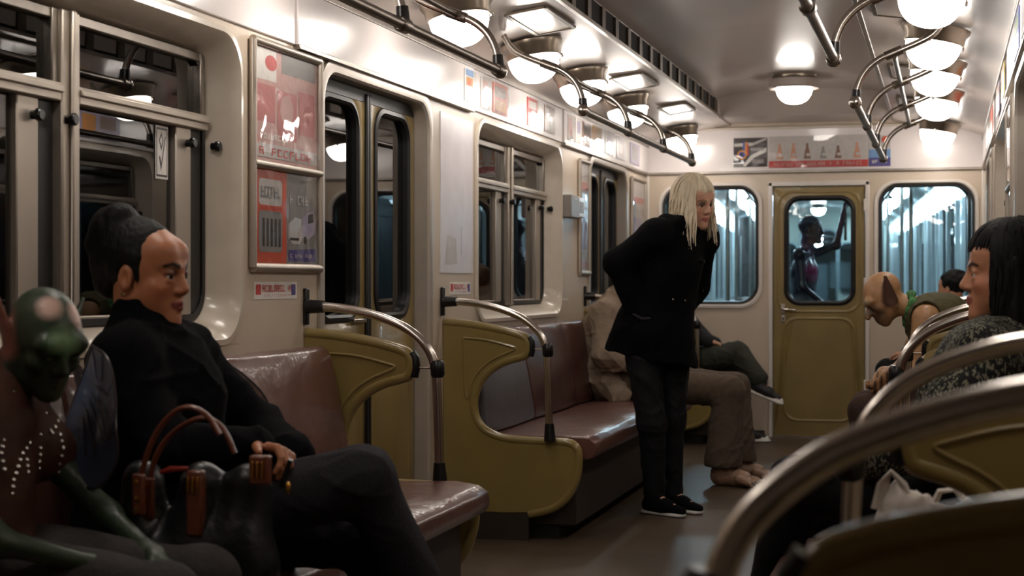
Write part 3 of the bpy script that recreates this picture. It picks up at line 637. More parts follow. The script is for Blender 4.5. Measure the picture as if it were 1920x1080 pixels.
# ------------------------------------------------------------------ the next carriage, seen through the end windows (turned a little on the curve)
mat('next_wall', (200, 212, 214), .35, var=.06, coat=.3); mat('next_ceiling', (196, 208, 210), .3, var=.05, coat=.3); mat('next_trim', (120, 140, 146), .3, metal=.5); mat('next_seat', (90, 74, 70), .4)
YAW = math.radians(4.3)
NM = Matrix.Translation((XC, 12.75, 0)) @ Matrix.Rotation(YAW, 4, 'Z')
PN = lambda x, y, z: tuple(NM @ Vector((x, y, z)))
nx = empty('next_carriage', 'neighbouring carriage lit in cool white beyond the end windows', 'carriage', kind='structure')
def nbox(name, a, b, m, bevel=0, parent=nx): return MB().pbox(PN, a, b).build(name, m, parent, bevel=bevel)
LN = 46.0
nbox('floor_panel', (-1.24, 0, -.04), (1.24, LN, 0), 'floor_lino')
for s in (-1, 1):
    lo = MB(); 
    a, b = (-1.30, -1.24) if s < 0 else (1.24, 1.30)
    for y0, y1 in ((0, .3), (1.6, 2.2), (4.2, 4.7), (6.0, 6.6), (8.6, 9.2), (10.5, 11.1), (13.0, LN)): lo.pbox(PN, (a, y0, 0), (b, y1, 2.3))
    for y0, y1 in ((2.2, 4.2), (6.6, 8.6), (11.1, 13.0)): lo.pbox(PN, (a, y0, 0), (b, y1, .95)).pbox(PN, (a, y0, 1.9), (b, y1, 2.3))
    for y0, y1 in ((.3, 1.6), (4.7, 6.0), (9.2, 10.5)): lo.pbox(PN, (a, y0, 1.9), (b, y1, 2.3)).pbox(PN, (a-.03*s*-1, y0, 0), (b, y1, 1.0))
    lo.build('side_wall', 'next_wall', nx)
    for y0, y1 in ((2.2, 4.2), (6.6, 8.6), (11.1, 13.0), (.3, 1.6), (4.7, 6.0), (9.2, 10.5)):
        nbox('side_pane', (s*1.27-.003, y0, .95), (s*1.27+.003, y1, 1.9), 'window_glass')
        for y in (y0, (y0+y1)/2, y1): nbox('window_post', (s*1.235-.02, y-.04, .95), (s*1.235+.02, y+.04, 1.9), 'next_wall', .005)
    for y0, y1 in ((2.0, 4.4), (6.4, 8.8), (10.9, 13.2)):
        nbox('seat', (min(s*.62, s*1.2), y0, .36), (max(s*.62, s*1.2), y1, .46), 'next_seat', .03)
        nbox('backrest', (min(s*1.08, s*1.2), y0, .46), (max(s*1.08, s*1.2), y1, .93), 'next_seat', .03)
    for y in (.25, 1.65, 4.6, 6.1, 9.1, 10.6): MB().tube([PN(s*.72, y, .45), PN(s*.72, y, 2.28)], .017, 10).build('pole', 'steel', nx, smooth=True)
    MB().tube([PN(s*.60, .4, 1.93), PN(s*.60, 12, 1.93)], .016, 10).build('hand_bar', 'steel', nx, smooth=True)
cp = [(-1.24, 2.19), (-1.1, 2.27), (-.62, 2.34), (-.6, 2.45), (0, 2.5), (.6, 2.45), (.62, 2.34), (1.1, 2.27), (1.24, 2.19)]
MB().loft([[PN(x, 0, z) for x, z in cp], [PN(x, LN, z) for x, z in cp]], closed=False).build('ceiling_shell', 'next_ceiling', nx, smooth=True)
mat('next_end', (176, 188, 178), .4, var=.05)
for yy, z in ((0, 0), (18.4, 1), (LN, 1)):
    m = MB(); x = -1.3
    for a, b, z0, z1 in [(-1.13, -.40, .95, 1.9), (-.33, .33, 0, (1.85 if yy != 18.4 else 2.15)), (.40, 1.13, .95, 1.9)]:
        m.pbox(PN, (x, yy, 0), (a, yy+.05, 2.55))
        if z0 > 0: m.pbox(PN, (a, yy, 0), (b, yy+.05, z0))
        m.pbox(PN, (a, yy, z1), (b, yy+.05, 2.55)); x = b
        m2 = MB().loft([[PN(p, yy-.012, q) for p, q in rr(a-.03, b+.03, max(z0-.03, .02), z1+.03, .14, 6)], [PN(p, yy-.015, q) for p, q in rr(a, b, max(z0, .03), z1, .12, 6)], [PN(p, yy+.05, q) for p, q in rr(a, b, max(z0, .03), z1, .12, 6)]]).build('opening_trim', 'next_trim', nx, smooth=True)
    m.pbox(PN, (x, yy, 0), (1.3, yy+.05, 2.55)); m.build('end_wall', 'next_wall' if yy == 0 else 'next_end', nx)
nbox('end_backing', (-1.2, LN+.5, .2), (1.2, LN+.55, 2.4), 'next_trim')
set_origin(nx)
def copy_tree(o, d):
    c = o.copy(); COL.objects.link(c); c.location = o.location + d
    for ch in o.children:
        k = ch.copy(); COL.objects.link(k); k.parent = c
    return c
for x, z in ((-.91, 2.215), (0, 2.42), (.91, 2.215)):
    row = {-.91: 'left', 0: 'central', .91: 'right'}[x]
    first = None
    n, dy, ya = (6, 6.2, 9.0) if x == 0 else (12, 2.4, 1.1)
    for i in range(n):
        p = Vector(PN(x, ya+i*dy, z)); lb = 'cool white bowl lamp in the next carriage, %s from the gangway in its %s row' % (ORD[i], row)
        if i == 0: first = lamp(p, 0, lb, 'lamps of the next carriage', 'lamp_next', .125); p0 = p
        else: copy_tree(first, p-p0)['label'] = lb

# ------------------------------------------------------------------ figures: bodies and clothes as one smooth surface each (distance fields -> surface nets)
V = lambda *a: np.array(a, dtype=np.float64)
def unit(v): v = np.asarray(v, float); return v/max(np.linalg.norm(v), 1e-9)
class Body:
    def __init__(s): s.p = []
    def cap(s, a, b, ra, rb=None, k=.02, flat=None, sub=False):
        s.p.append(('cap', np.asarray(a, float), np.asarray(b, float), ra, ra if rb is None else rb, k, flat, sub)); return s
    def chain(s, pts, rs, k=.02, flat=None):
        for i in range(len(pts)-1): s.cap(pts[i], pts[i+1], rs[i], rs[i+1], k, flat)
        return s
    def ell(s, c, r, R=None, k=.02, sub=False):
        s.p.append(('ell', np.asarray(c, float), np.asarray(r, float), np.eye(3) if R is None else np.asarray(R, float), None, k, None, sub)); return s
    def plane(s, c, n, k=.01):               # remove everything on the side n points to
        s.p.append(('pln', np.asarray(c, float), unit(n), None, None, k, None, True)); return s
    def ext(s, o): s.p += o.p; return s
def pdist(pr, P):
    t = pr[0]
    if t == 'cap':
        _, a, b, ra, rb, k, flat, sub = pr
        ba = b-a; pa = P-a; L = max(ba@ba, 1e-12)
        h = np.clip((pa@ba)/L, 0, 1); q = pa - h[..., None]*ba
        if flat is not None:
            ax, sc = flat; c = q@ax; q = q + (c*(1/sc-1))[..., None]*ax
            d = np.sqrt((q*q).sum(-1)) - (ra+(rb-ra)*h)
            return d*(sc if sc < 1 else 1)
        return np.sqrt((q*q).sum(-1)) - (ra+(rb-ra)*h)
    if t == 'ell':
        _, c, r, R, _, k, _, sub = pr
        q = (P-c)@R
        k0 = np.sqrt(((q/r)**2).sum(-1)); k1 = np.sqrt(((q/(r*r))**2).sum(-1))
        return k0*(k0-1)/np.maximum(k1, 1e-6)
    if t == 'pln': return -((P-pr[1])@pr[2])
def bounds(pr):
    if pr[0] == 'cap':
        r = max(pr[3], pr[4])*(max(1, pr[6][1]) if pr[6] else 1); return np.minimum(pr[1], pr[2])-r, np.maximum(pr[1], pr[2])+r
    r = pr[2].max(); return pr[1]-r, pr[1]+r
def mesh_sdf(body, h, disp=None):
    pos = [q for q in body.p if not q[7]]
    lo = np.min([bounds(q)[0] for q in pos], 0) - .03; hi = np.max([bounds(q)[1] for q in pos], 0) + .03
    B = 8; S = B*h; nb = np.ceil((hi-lo)/S).astype(int)
    g = np.stack(np.meshgrid(*[np.arange(n) for n in nb], indexing='ij'), -1).reshape(-1, 3)
    C = lo + (g+.5)*S; rad = S*.87; slack = .022
    dm = np.full(len(g), 9.); DC = []
    subn = np.zeros(len(g), bool)
    for q in body.p:
        d = pdist(q, C); DC.append(d)
        if not q[7]: dm = np.minimum(dm, d)
        else: subn |= np.abs(d) < rad+slack
    keep = (dm < rad+slack) & ((dm > -rad-slack) | subn)
    g = g[keep]; DC = [d[keep] for d in DC]
    loc = np.stack(np.meshgrid(*[np.arange(B+1)]*3, indexing='ij'), -1).reshape(-1, 3)
    D = np.full((len(g), len(loc)), 9., dtype=np.float32)
    base = (lo + g*S).astype(np.float32); locf = (loc*h).astype(np.float32)
    for q, dc in zip(body.p, DC):
        k = q[5]; sub = q[7]
        idx = np.where(dc < rad+slack+2*k)[0]
        if not len(idx): continue
        P = base[idx][:, None, :] + locf[None]
        d = pdist(tuple(a.astype(np.float32) if isinstance(a, np.ndarray) else a for a in q), P.reshape(-1, 3)).reshape(len(idx), -1); cur = D[idx]
        if sub: d = -d; m = np.maximum(k-np.abs(cur-d), 0)/k; D[idx] = np.maximum(cur, d) + m*m*k*.25
        else: m = np.maximum(k-np.abs(cur-d), 0)/k; D[idx] = np.minimum(cur, d) - m*m*k*.25
    if disp is not None:
        P = (base[:, None, :] + locf[None]).reshape(-1, 3); nz = np.abs(D).ravel() < .06; dd_ = np.zeros(len(P), np.float32); dd_[nz] = disp(P[nz]); D += dd_.reshape(D.shape)
    D = D.reshape(len(g), B+1, B+1, B+1); ins = D < 0
    c8 = ins[:, :-1, :-1, :-1]; cnt = np.zeros(c8.shape, int)
    for dx in (0, 1):
        for dy in (0, 1):
            for dz in (0, 1): cnt += ins[:, dx:B+dx, dy:B+dy, dz:B+dz]
    act = np.argwhere((cnt > 0) & (cnt < 8))
    bi = act[:, 0]; ci = act[:, 1:]
    sv = np.zeros((len(act), 3)); sn = np.zeros(len(act))
    for ax in range(3):
        o1, o2 = [a for a in range(3) if a != ax]
        for u in (0, 1):
            for v in (0, 1):
                p0 = ci.copy(); p0[:, o1] += u; p0[:, o2] += v; p1 = p0.copy(); p1[:, ax] += 1
                d0 = D[bi, p0[:, 0], p0[:, 1], p0[:, 2]]; d1 = D[bi, p1[:, 0], p1[:, 1], p1[:, 2]]
                cr = (d0 < 0) != (d1 < 0); t = np.where(cr, d0/np.where(cr, d0-d1, 1), 0)
                pt = (p0-ci).astype(float); pt[:, ax] += t
                sv += pt*cr[:, None]; sn += cr
    vert = base[bi] + (ci + sv/sn[:, None])*h
    G = g[bi]*B + ci; dims = nb*B+2
    key = (G[:, 0]*dims[1]+G[:, 1])*dims[2]+G[:, 2]
    order = np.argsort(key); ks = key[order]
    faces = []
    for ax in range(3):
        o1, o2 = [(1, 2), (2, 0), (0, 1)][ax]
        # lattice edges starting at each active cell's own low corner, along ax
        p1 = ci.copy(); p1[:, ax] += 1
        d0 = D[bi, ci[:, 0], ci[:, 1], ci[:, 2]]; d1 = D[bi, p1[:, 0], p1[:, 1], p1[:, 2]]
        cr = np.where((d0 < 0) != (d1 < 0))[0]
        if not len(cr): continue
        quad = []; ok = np.ones(len(cr), bool)
        for u, v in ((0, 0), (-1, 0), (-1, -1), (0, -1)):
            q = G[cr].copy(); q[:, o1] += u; q[:, o2] += v
            kk = (q[:, 0]*dims[1]+q[:, 1])*dims[2]+q[:, 2]
            ii = np.clip(np.searchsorted(ks, kk), 0, len(ks)-1); ok &= ks[ii] == kk; quad.append(order[ii])
        Q = np.stack(quad, 1); flip = d0[cr] < 0
        Q[~flip] = Q[~flip][:, ::-1]
        faces.append(Q[ok])
    return vert, np.concatenate(faces)
def wrinkle(amp, freq, seed, stretch=(1, 1, 1)):
    R = np.random.RandomState(seed); ds = R.randn(7, 3)*np.array(stretch); ds = ds/np.linalg.norm(ds, axis=1)[:, None]*freq*(.6+R.rand(7)[:, None]*1.2); ph = R.rand(7)*6.28
    return lambda P: amp*sum(np.sin(P@d + p + 1.3*np.sin(P@ds[(i+3) % 7]*.6)) for i, (d, p) in enumerate(zip(ds, ph)))/2.6
def folds(amp, freq, seed, stretch=(1, 1, 1)):
    R = np.random.RandomState(seed); ds = R.randn(5, 3)*np.array(stretch); ds = ds/np.linalg.norm(ds, axis=1)[:, None]*freq*(.6+R.rand(5)[:, None]*.9); ph = R.rand(5)*6.28
    def f(P):
        o = 0
        for i in range(5):
            w_ = 1.6*np.sin(P@ds[(i+2) % 5]*.55+ph[i]); g_ = .5+.5*np.sin(P@ds[(i+3) % 5]*.45+ph[i]*2)
            o = o - g_*(1-np.abs(np.sin(P@ds[i]*.5+w_+ph[i])))**2
        return amp*(o+.8)
    return f
def sdf_obj(name, body, h, material, parent, color=None, paint=(), disp=None, label=None):
    v, f = mesh_sdf(body, h, disp)
    me = bpy.data.meshes.new(name); me.vertices.add(len(v)); me.vertices.foreach_set('co', v.astype(np.float32).ravel())
    me.loops.add(len(f)*4); me.loops.foreach_set('vertex_index', f.astype(np.int32).ravel())
    me.polygons.add(len(f)); me.polygons.foreach_set('loop_start', np.arange(0, len(f)*4, 4, dtype=np.int32))
    try: me.polygons.foreach_set('loop_total', np.full(len(f), 4, dtype=np.int32))
    except Exception: pass
    me.polygons.foreach_set('use_smooth', np.ones(len(f), bool)); me.update(calc_edges=True); me.validate()
    me.materials.append(MATS[material])
    if color is not None:
        c = np.tile(np.array(lin(color)), (len(v), 1))
        for pr, col, soft in paint:
            d = pdist(pr, v); t = np.clip(.5-d/soft, 0, 1)[:, None]; c = c*(1-t) + np.array(lin(col))*t
        a = me.color_attributes.new('Col', 'FLOAT_COLOR', 'POINT')
        a.data.foreach_set('color', np.concatenate([c, np.ones((len(v), 1))], 1).astype(np.float32).ravel())
    o = bpy.data.objects.new(name, me); COL.objects.link(o); o.parent = parent
    if label: o['label'] = label
    return o
def frame(fwd, up):
    """columns: right, forward, up"""
    f = unit(fwd); r = unit(np.cross(f, up)); u = np.cross(r, f); return np.stack([r, f, u], 1)
class Head:
    def __init__(s, c, fwd, up=(0, 0, 1), k=1.0): s.c = np.asarray(c, float); s.R = frame(fwd, up); s.k = k
    def __call__(s, x, y, z): return s.c + s.R@(np.array([x, y, z])*s.k)
    def r(s, *a): return np.array(a)*s.k
def head_shape(b, H, fem=1, nose=1.0, jaw=1.0, ears=True, lips=1.0, soft=False):
    k = H.k; e = lambda x, y, z, rx, ry, rz, kk=.012, sub=False: b.ell(H(x, y, z), H.r(rx, ry, rz), H.R, kk*k, sub)
    c = lambda p, q, ra, rb, kk=.01, sub=False: b.cap(H(*p), H(*q), ra*k, rb*k, kk*k, None, sub)
    e(0, -.014, .036, .074, .093, .083); e(0, .025, .012, .066, .066, .075, .02)
    e(0, .030, -.040, .056*jaw, .056, .072, .02)
    for s in (-1, 1):
        c((s*.050*jaw, .002, -.055), (s*.016, .066, -.100), .022, .017, .025)
        e(s*.041, .056, -.027, .022, .024, .02, .018)
        c((s*.045, .066, .022), (s*.012, .084, .018), .009, .009, .014)
    e(0, .072, -.103, .020, .018, .016, .016); e(0, .058, -.066, .036, .030, .036, .018)
    if soft:
        for s in (-1, 1): e(s*.039, .040, -.048, .025, .028, .036, .022); e(s*.030, .054, .052, .030, .030, .026, .025)
    for s in (-1, 1): e(s*.031, .101, .001, .017, .020, .012, .012, True)
    c((0, .084, .014), (0, .106*(.5+.5*nose), -.030), .0075, .0105*nose, .010)
    e(0, .086, -.028, .014, .020*(.4+.6*nose), .016, .010)
    for s in (-1, 1): e(s*.0115, .092, -.035, .0092, .011, .0078, .006)
    for s in (-1, 1):
        e(s*.031, .0735, .0055, .0170, .0150, .0100, .005); e(s*.031, .0735, -.0110, .0155, .0130, .0068, .006)
        dy = .003 if soft else 0; c((0, .0885+dy, -.0610), (s*.021, .0775+dy, -.0640), .0048*lips, .0024, .004); c((0, .0870+dy, -.0715), (s*.017, .0785+dy, -.0690), .0056*lips, .0028, .004)
    dy = .003 if soft else 0; c((-.019, .0915+dy, -.0662), (.019, .0915+dy, -.0662), .0014, .0014, .003, True)
    if ears:
        for s in (-1, 1):
            e(s*.075, -.006, -.012, .009, .017, .028, .008); e(s*.083, -.002, -.008, .006, .010, .017, .004, True)
def face_paint(H, lip=(150, 80, 72), brow=(30, 22, 20), blush=None, lid=None):
    P = []; k = H.k
    E = lambda x, y, z, rx, ry, rz: ('ell', H(x, y, z), H.r(rx, ry, rz), H.R, None, .01, None, False)
    Cc = lambda p, q, r: ('cap', H(*p), H(*q), r*k, r*k, .01, None, False)
    if blush:
        for s in (-1, 1): P.append((E(s*.045, .06, -.03, .024, .03, .022), blush, .03*k))
    if lid:
        for s in (-1, 1): P.append((E(s*.031, .085, .006, .018, .02, .012), lid, .008*k))
    for s in (-1, 1):
        P.append((Cc((0, .0975, -.0605), (s*.021, .085, -.0640), .0054), lip, .004*k)); P.append((Cc((0, .0965, -.0718), (s*.018, .085, -.0690), .0056), lip, .004*k))
        P.append((Cc((s*.014, .093, .0205), (s*.033, .090, .0255), .0056), brow, .004*k)); P.append((Cc((s*.033, .090, .0255), (s*.050, .076, .0205), .0044), brow, .004*k))
    return P
mat('eye_white', (214, 206, 196), .15, var=.03); mat('iris_dark', (30, 20, 14), .1, var=.1); mat('iris_green', (90, 110, 60), .1)
def eyes(H, parent, iris='iris_dark', look=(0, 1, 0), r=.0125, ex=.031, ey=.0745, ez=-.001):
    for s in (-1, 1):
        c = H(s*ex, ey, ez); R = frame(H.R@unit(look), H.R[:, 2]); rk = r*H.k; mb = MB()
        prof = [(math.sin(a)*rk, -math.cos(a)*rk) for a in [math.pi*i/10 for i in range(11)]]; prof[0] = (1e-4, -rk); prof[-1] = (1e-4, rk)
        mb.lathe(prof, lambda x, y, h: tuple(c + R@np.array([x, h, y])), 14)
        e = mb.build('eye', 'eye_white', parent, smooth=True)
        p2 = [(math.sin(a)*rk*1.02, math.cos(a)*rk*1.02) for a in [.52*i/4 for i in range(5)]]; p2[0] = (1e-4, rk*1.02)
        MB().lathe(p2, lambda x, y, h: tuple(c + R@np.array([x, h, y])), 12).build('iris', iris, e, smooth=True)
def hand_shape(b, W, D, N, side=1, curl=(.35, .5, .35), s=1.0, spread=.0, thumb=(.75, .62, .25)):
    """wrist W, finger direction D, palm faces N; side=+1 puts the thumb along D x N"""
    D = unit(D); N = unit(np.asarray(N, float)-D*np.dot(N, D)); T = np.cross(D, N)*side; W = np.asarray(W, float)
    b.cap(W-D*.02*s, W+D*.02*s, .026*s, .026*s, .02, (N, .72))
    for i, (o, L) in enumerate(((.030, .070), (.010, .078), (-.010, .073), (-.029, .057))):
        k0 = W+T*o*.55*s+D*.01*s; kn = W+D*(.088-.004*abs(i-1))*s+T*o*s
        b.cap(k0, kn, .0135*s, .0105*s, .012)
        d = unit(D+T*(o*spread*20)); p = kn; a = 0
        for j, (f, r0, r1) in enumerate(((.46, .0098, .0088), (.30, .0086, .0078), (.24, .0077, .0062))):
            a += curl[j]*(1+.12*i); dd = d*math.cos(a)+N*math.sin(a); q = p+dd*L*f*s
            b.cap(p, q, r0*s, r1*s, .003); p = q
    t0 = W+T*.022*s+D*.018*s; d = unit(T*thumb[0]+D*thumb[1]+N*thumb[2]); p = t0
    for j, (L, r0, r1) in enumerate(((.046, .0155, .0115), (.034, .0112, .0098), (.028, .0098, .0075))):
        q = p+d*L*s; b.cap(p, q, r0*s, r1*s, .008 if j == 0 else .004); p = q; d = unit(d+D*.25+N*.12)
def torso(b, J, g=0.0, w=1.0, depth=1.0, k=.05):
    """pelvis, chest, neck base, shoulders: bulk of a trunk grown by g"""
    side = unit(J['sR']-J['sL']); sp = unit(J['chest']-J['pelvis']); dp = np.cross(sp, side)
    R = np.stack([unit(side-sp*(side@sp)), unit(dp), sp], 1)
    b.ell(J['pelvis'], V(.165*w+g, .120*depth+g, .13+g), R, k); b.ell((J['pelvis']+J['chest'])/2, V(.140*w+g, .105*depth+g, .17+g), R, k)
    b.ell(J['chest'], V(.158*w+g, .112*depth+g, .165+g), R, k)
    for s in 'LR': b.cap(J['neck']+(J['chest']-J['neck'])*.25, J['s'+s], .055+g, .058+g, k)
    return R
def arm(b, J, s, g=0.0, r=(.052, .042, .040, .028), k=.03, upto=1.0, fore=True):
    b.cap(J['s'+s], J['e'+s], r[0]+g, r[1]+g, k)
    if fore: b.cap(J['e'+s], J['e'+s]+(J['w'+s]-J['e'+s])*upto, r[2]+g, r[3]+g*.8, k)
def leg(b, J, s, g=0.0, r=(.085, .058, .056, .038), k=.03, upto=1.0):
    b.cap(J['h'+s], J['k'+s], r[0]+g, r[1]+g, k); b.cap(J['k'+s], J['k'+s]+(J['a'+s]-J['k'+s])*upto, r[2]+g, r[3]+g, k)
def foot_shape(b, A, D, s=1.0, up=(0, 0, 1)):
    D = unit(D); U = unit(np.asarray(up, float)-D*np.dot(up, D)); A = np.asarray(A, float)
    b.cap(A-D*.03*s-U*.045*s, A+D*.06*s-U*.05*s, .036*s, .038*s, .03); b.cap(A+D*.06*s-U*.05*s, A+D*.15*s-U*.062*s, .040*s, .028*s, .03, (U, .8)); b.cap(A, A-U*.04*s, .038*s, .04*s, .03)
def locks(mb, paths, r0=.007, n=5, m=0):
    for p, sc in paths:
        L = len(p); mb.tube(p, [max(.0012, r0*sc*(math.sin(math.pi*min(.98, .16+.82*i/(L-1))))**.7) for i in range(L)], n, m)
def scalp_lock(H, az, p0, p1, drop, out=.006, sway=(0, 0), rx=.082, ry=.100, rz=.092, wav=.004, seed=0, n1=7, n2=7):
    """a lock that follows the skull from polar angle p0 to p1 at azimuth az (0 = front), then hangs by drop along the world's down"""
    R = random.Random(seed); pts = []
    for i in range(n1):
        t = math.radians(p0+(p1-p0)*i/(n1-1)); a = math.radians(az)
        pts.append(H((rx+out)*math.sin(t)*math.sin(a), -.014+(ry+out)*math.sin(t)*math.cos(a), .036+(rz+out)*math.cos(t)))
    if drop:
        q = pts[-1]; ph = R.random()*6
        dirn = V(0, 0, -1)
        for i in range(1, n2+1):
            u = i/n2
            pts.append(q + dirn*drop*u + H.R@V(sway[0]*u*u + wav*math.sin(ph+u*7), sway[1]*u*u + wav*math.cos(ph+u*6), 0))
    return [tuple(p) for p in pts]
attr_mat('skin', .45, .10, 220, .45, .08); attr_mat('creature_skin', .42, .35, 70, .5, .03, .16)
mat('black_wool', (11, 11, 14), .95, var=.3, scale=90, bump=.4, bscale=240, spec=.1)
mat('black_coat', (7, 7, 9), .92, var=.25, scale=60, bump=.3, bscale=180, spec=.1)
mat('charcoal_cloth', (44, 42, 47), .85, var=.12, scale=120, bump=.3, bscale=200, spec=.2)
mat('black_jeans', (13, 13, 16), .8, var=.2, bump=.3, bscale=160, spec=.25)
mat('hair_black', (8, 7, 7), .6, var=.35, scale=30, bump=.5, bscale=90, spec=.25, stretch=(1, 1, .15))
mat('hair_blond', (226, 212, 186), .42, var=.16, scale=40, bump=.4, bscale=110, spec=.5, stretch=(1, 1, .12))

def person(label, name='person'):
    return empty(name, label, 'person')
def J(**k): return {a: np.array(b, float) for a, b in k.items()}
def neck_prims(b, H, j, r=.052, k=.03): b.cap(H(0, -.022, -.055), j['neck'], r, r+.006, k)
def full_body(j, H, h, hands=(), feet=(), thin=.0, **hk):
    b = Body(); head_shape(b, H, **hk); neck_prims(b, H, j); torso(b, j, -.004-thin)
    for s in 'LR': arm(b, j, s, -.006-thin); leg(b, j, s, -.012-thin)
    for W, D, N, side, curl, sc in hands: hand_shape(b, W, D, N, side, curl, sc)
    for A, D, sc in feet: foot_shape(b, A, D, sc*.80)
    return b

# --- woman with the hair bun, seated on the near left bench
rt = person('woman with a hair bun in a black wool coat seated on the near left bench')
j = J(pelvis=(-1.86, 3.52, .57), chest=(-1.85, 3.51, .86), neck=(-1.885, 3.51, 1.03), sR=(-1.835, 3.345, .972), sL=(-1.865, 3.69, .972), eR=(-1.73, 3.29, .775), wR=(-1.535, 3.425, .772), eL=(-1.70, 3.78, .77), wL=(-1.52, 3.62, .73),
      hR=(-1.83, 3.43, .57), kR=(-1.285, 3.44, .705), aR=(-1.15, 3.60, .34), hL=(-1.83, 3.61, .56), kL=(-1.33, 3.64, .54), aL=(-1.30, 3.64, .11))
H = Head((-1.872, 3.512, 1.176), (1, -.045, -.05), k=1.08)
b = full_body(j, H, .004, [(j['wR'], (.85, -.30, -.06), (-.1, -.45, -1), -1, (.75, .75, .45), .98), (j['wL'], (.9, -.2, -.2), (0, 0, -1), 1, (.3, .4, .3), .95)], [(j['aR'], (.75, .2, -.5), .95), (j['aL'], (1, -.1, 0), .95)], lips=1.4, nose=.92, jaw=.88, soft=True)
body = sdf_obj('body', b, .004, 'skin', rt, (176, 114, 80), face_paint(H, (122, 56, 48), (34, 22, 18), (180, 108, 76), (112, 66, 48)))
eyes(H, rt, 'iris_dark', (.25, 1, -.05), r=.0128)
hb = Body(); hb.ell(H(0, -.026, .044), H.r(.081, .094, .085), H.R, .01)
for s in (-1, 1): hb.cap(H(s*.062, .012, .035), H(s*.068, .020, -.012), .016, .006, .02)
hb.ell(H(0, .098, -.040), H.r(.068, .060, .100), H.R, .016, True); 
for s in (-1, 1): hb.ell(H(s*.080, -.004, -.016), H.r(.016, .022, .036), H.R, .006, True)
hb.cap(H(0, -.085, -.02), H(0, -.09, .02), .045, .05, .03)
bn = H(0, -.078, .098)
hb.ell(bn, (.066, .066, .060), None, .015); hb.ell(bn+V(.02, -.02, .03), (.036, .04, .034), None, .012); hb.ell(bn+V(-.035, .0, -.035), (.045, .05, .045), None, .012)
sdf_obj('hair', hb, .0045, 'hair_black', rt, disp=wrinkle(.0006, 190, 3, (1, 1, 1)))
cb = Body(); torso(cb, j, .030, 1.0, 1.32); 
for s in 'LR': arm(cb, j, s, .030, upto=.97); 
cb.cap(V(-1.885, 3.51, .99), V(-1.872, 3.508, 1.072), .088, .080, .03); cb.cap(V(-1.86, 3.51, .60), V(-1.70, 3.50, .60), .14, .11, .05)
for w in ('wR',): cb.cap(j[w]-unit(j['wR']-j['eR'])*.05, j[w]-unit(j['wR']-j['eR'])*.012, .046, .050, .01)
sdf_obj('coat', cb, .006, 'black_wool', rt, disp=folds(.007, 40, 5))
tb = Body(); leg(tb, j, 'R', .012, r=(.092, .066, .06, .042)); leg(tb, j, 'L', .012, r=(.092, .066, .06, .042)); tb.ell(j['pelvis'], (.15, .19, .12), None, .04)
sdf_obj('trousers', tb, .006, 'charcoal_cloth', rt, disp=folds(.004, 50, 6))
for s, D in (('R', (.75, .2, -.5)), ('L', (1, -.1, 0))):
    sb = Body(); foot_shape(sb, j['a'+s], D, 1.08); sdf_obj('shoe', sb, .008, 'black_plastic', rt)
mat('earring', (190, 170, 120), .2, metal=1)
MB().lathe([(.001, -.006), (.005, -.003), (.005, .003), (.001, .006)], lambda x, y, h: tuple(H(.082+x, -.004+y, -.045+h)), 10).build('earring', 'earring', rt, smooth=True)
MB().box((-1.812, 3.452, .985), (-1.800, 3.464, 1.03)).build('zip_pull', 'steel', rt, bevel=.003)
# gauzy insect-like wings
def wing_mat(name, tint, col, mixf):
    m = bpy.data.materials.new(name); m.use_nodes = True; nt = m.node_tree; b = nt.nodes['Principled BSDF']; out = nt.nodes['Material Output']
    tc = nt.nodes.new('ShaderNodeTexCoord'); n = nt.nodes.new('ShaderNodeTexNoise'); n.inputs['Scale'].default_value = 9; nt.links.new(tc.outputs['Object'], n.inputs['Vector'])
    r = nt.nodes.new('ShaderNodeValToRGB'); r.color_ramp.elements[0].color = (*lin(col), 1); r.color_ramp.elements[1].color = (*lin([min(255, c*1.5) for c in col]), 1)
    nt.links.new(n.outputs[0], r.inputs[0]); nt.links.new(r.outputs[0], b.inputs['Base Color']); b.inputs['Roughness'].default_value = .25
    b.inputs['Coat Weight'].default_value = .4
    t = nt.nodes.new('ShaderNodeBsdfTransparent'); t.inputs[0].default_value = (*tint, 1); mx = nt.nodes.new('ShaderNodeMixShader'); mx.inputs[0].default_value = mixf
    nt.links.new(t.outputs[0], mx.inputs[1]); nt.links.new(b.outputs[0], mx.inputs[2]); nt.links.new(mx.outputs[0], out.inputs[0]); MATS[name] = m
wing_mat('wing_blue', (.5, .55, .62), (66, 76, 98), .70); wing_mat('wing_clear', (.80, .76, .72), (92, 74, 64), .22); mat('wing_rim', (52, 44, 46), .3, var=.2)
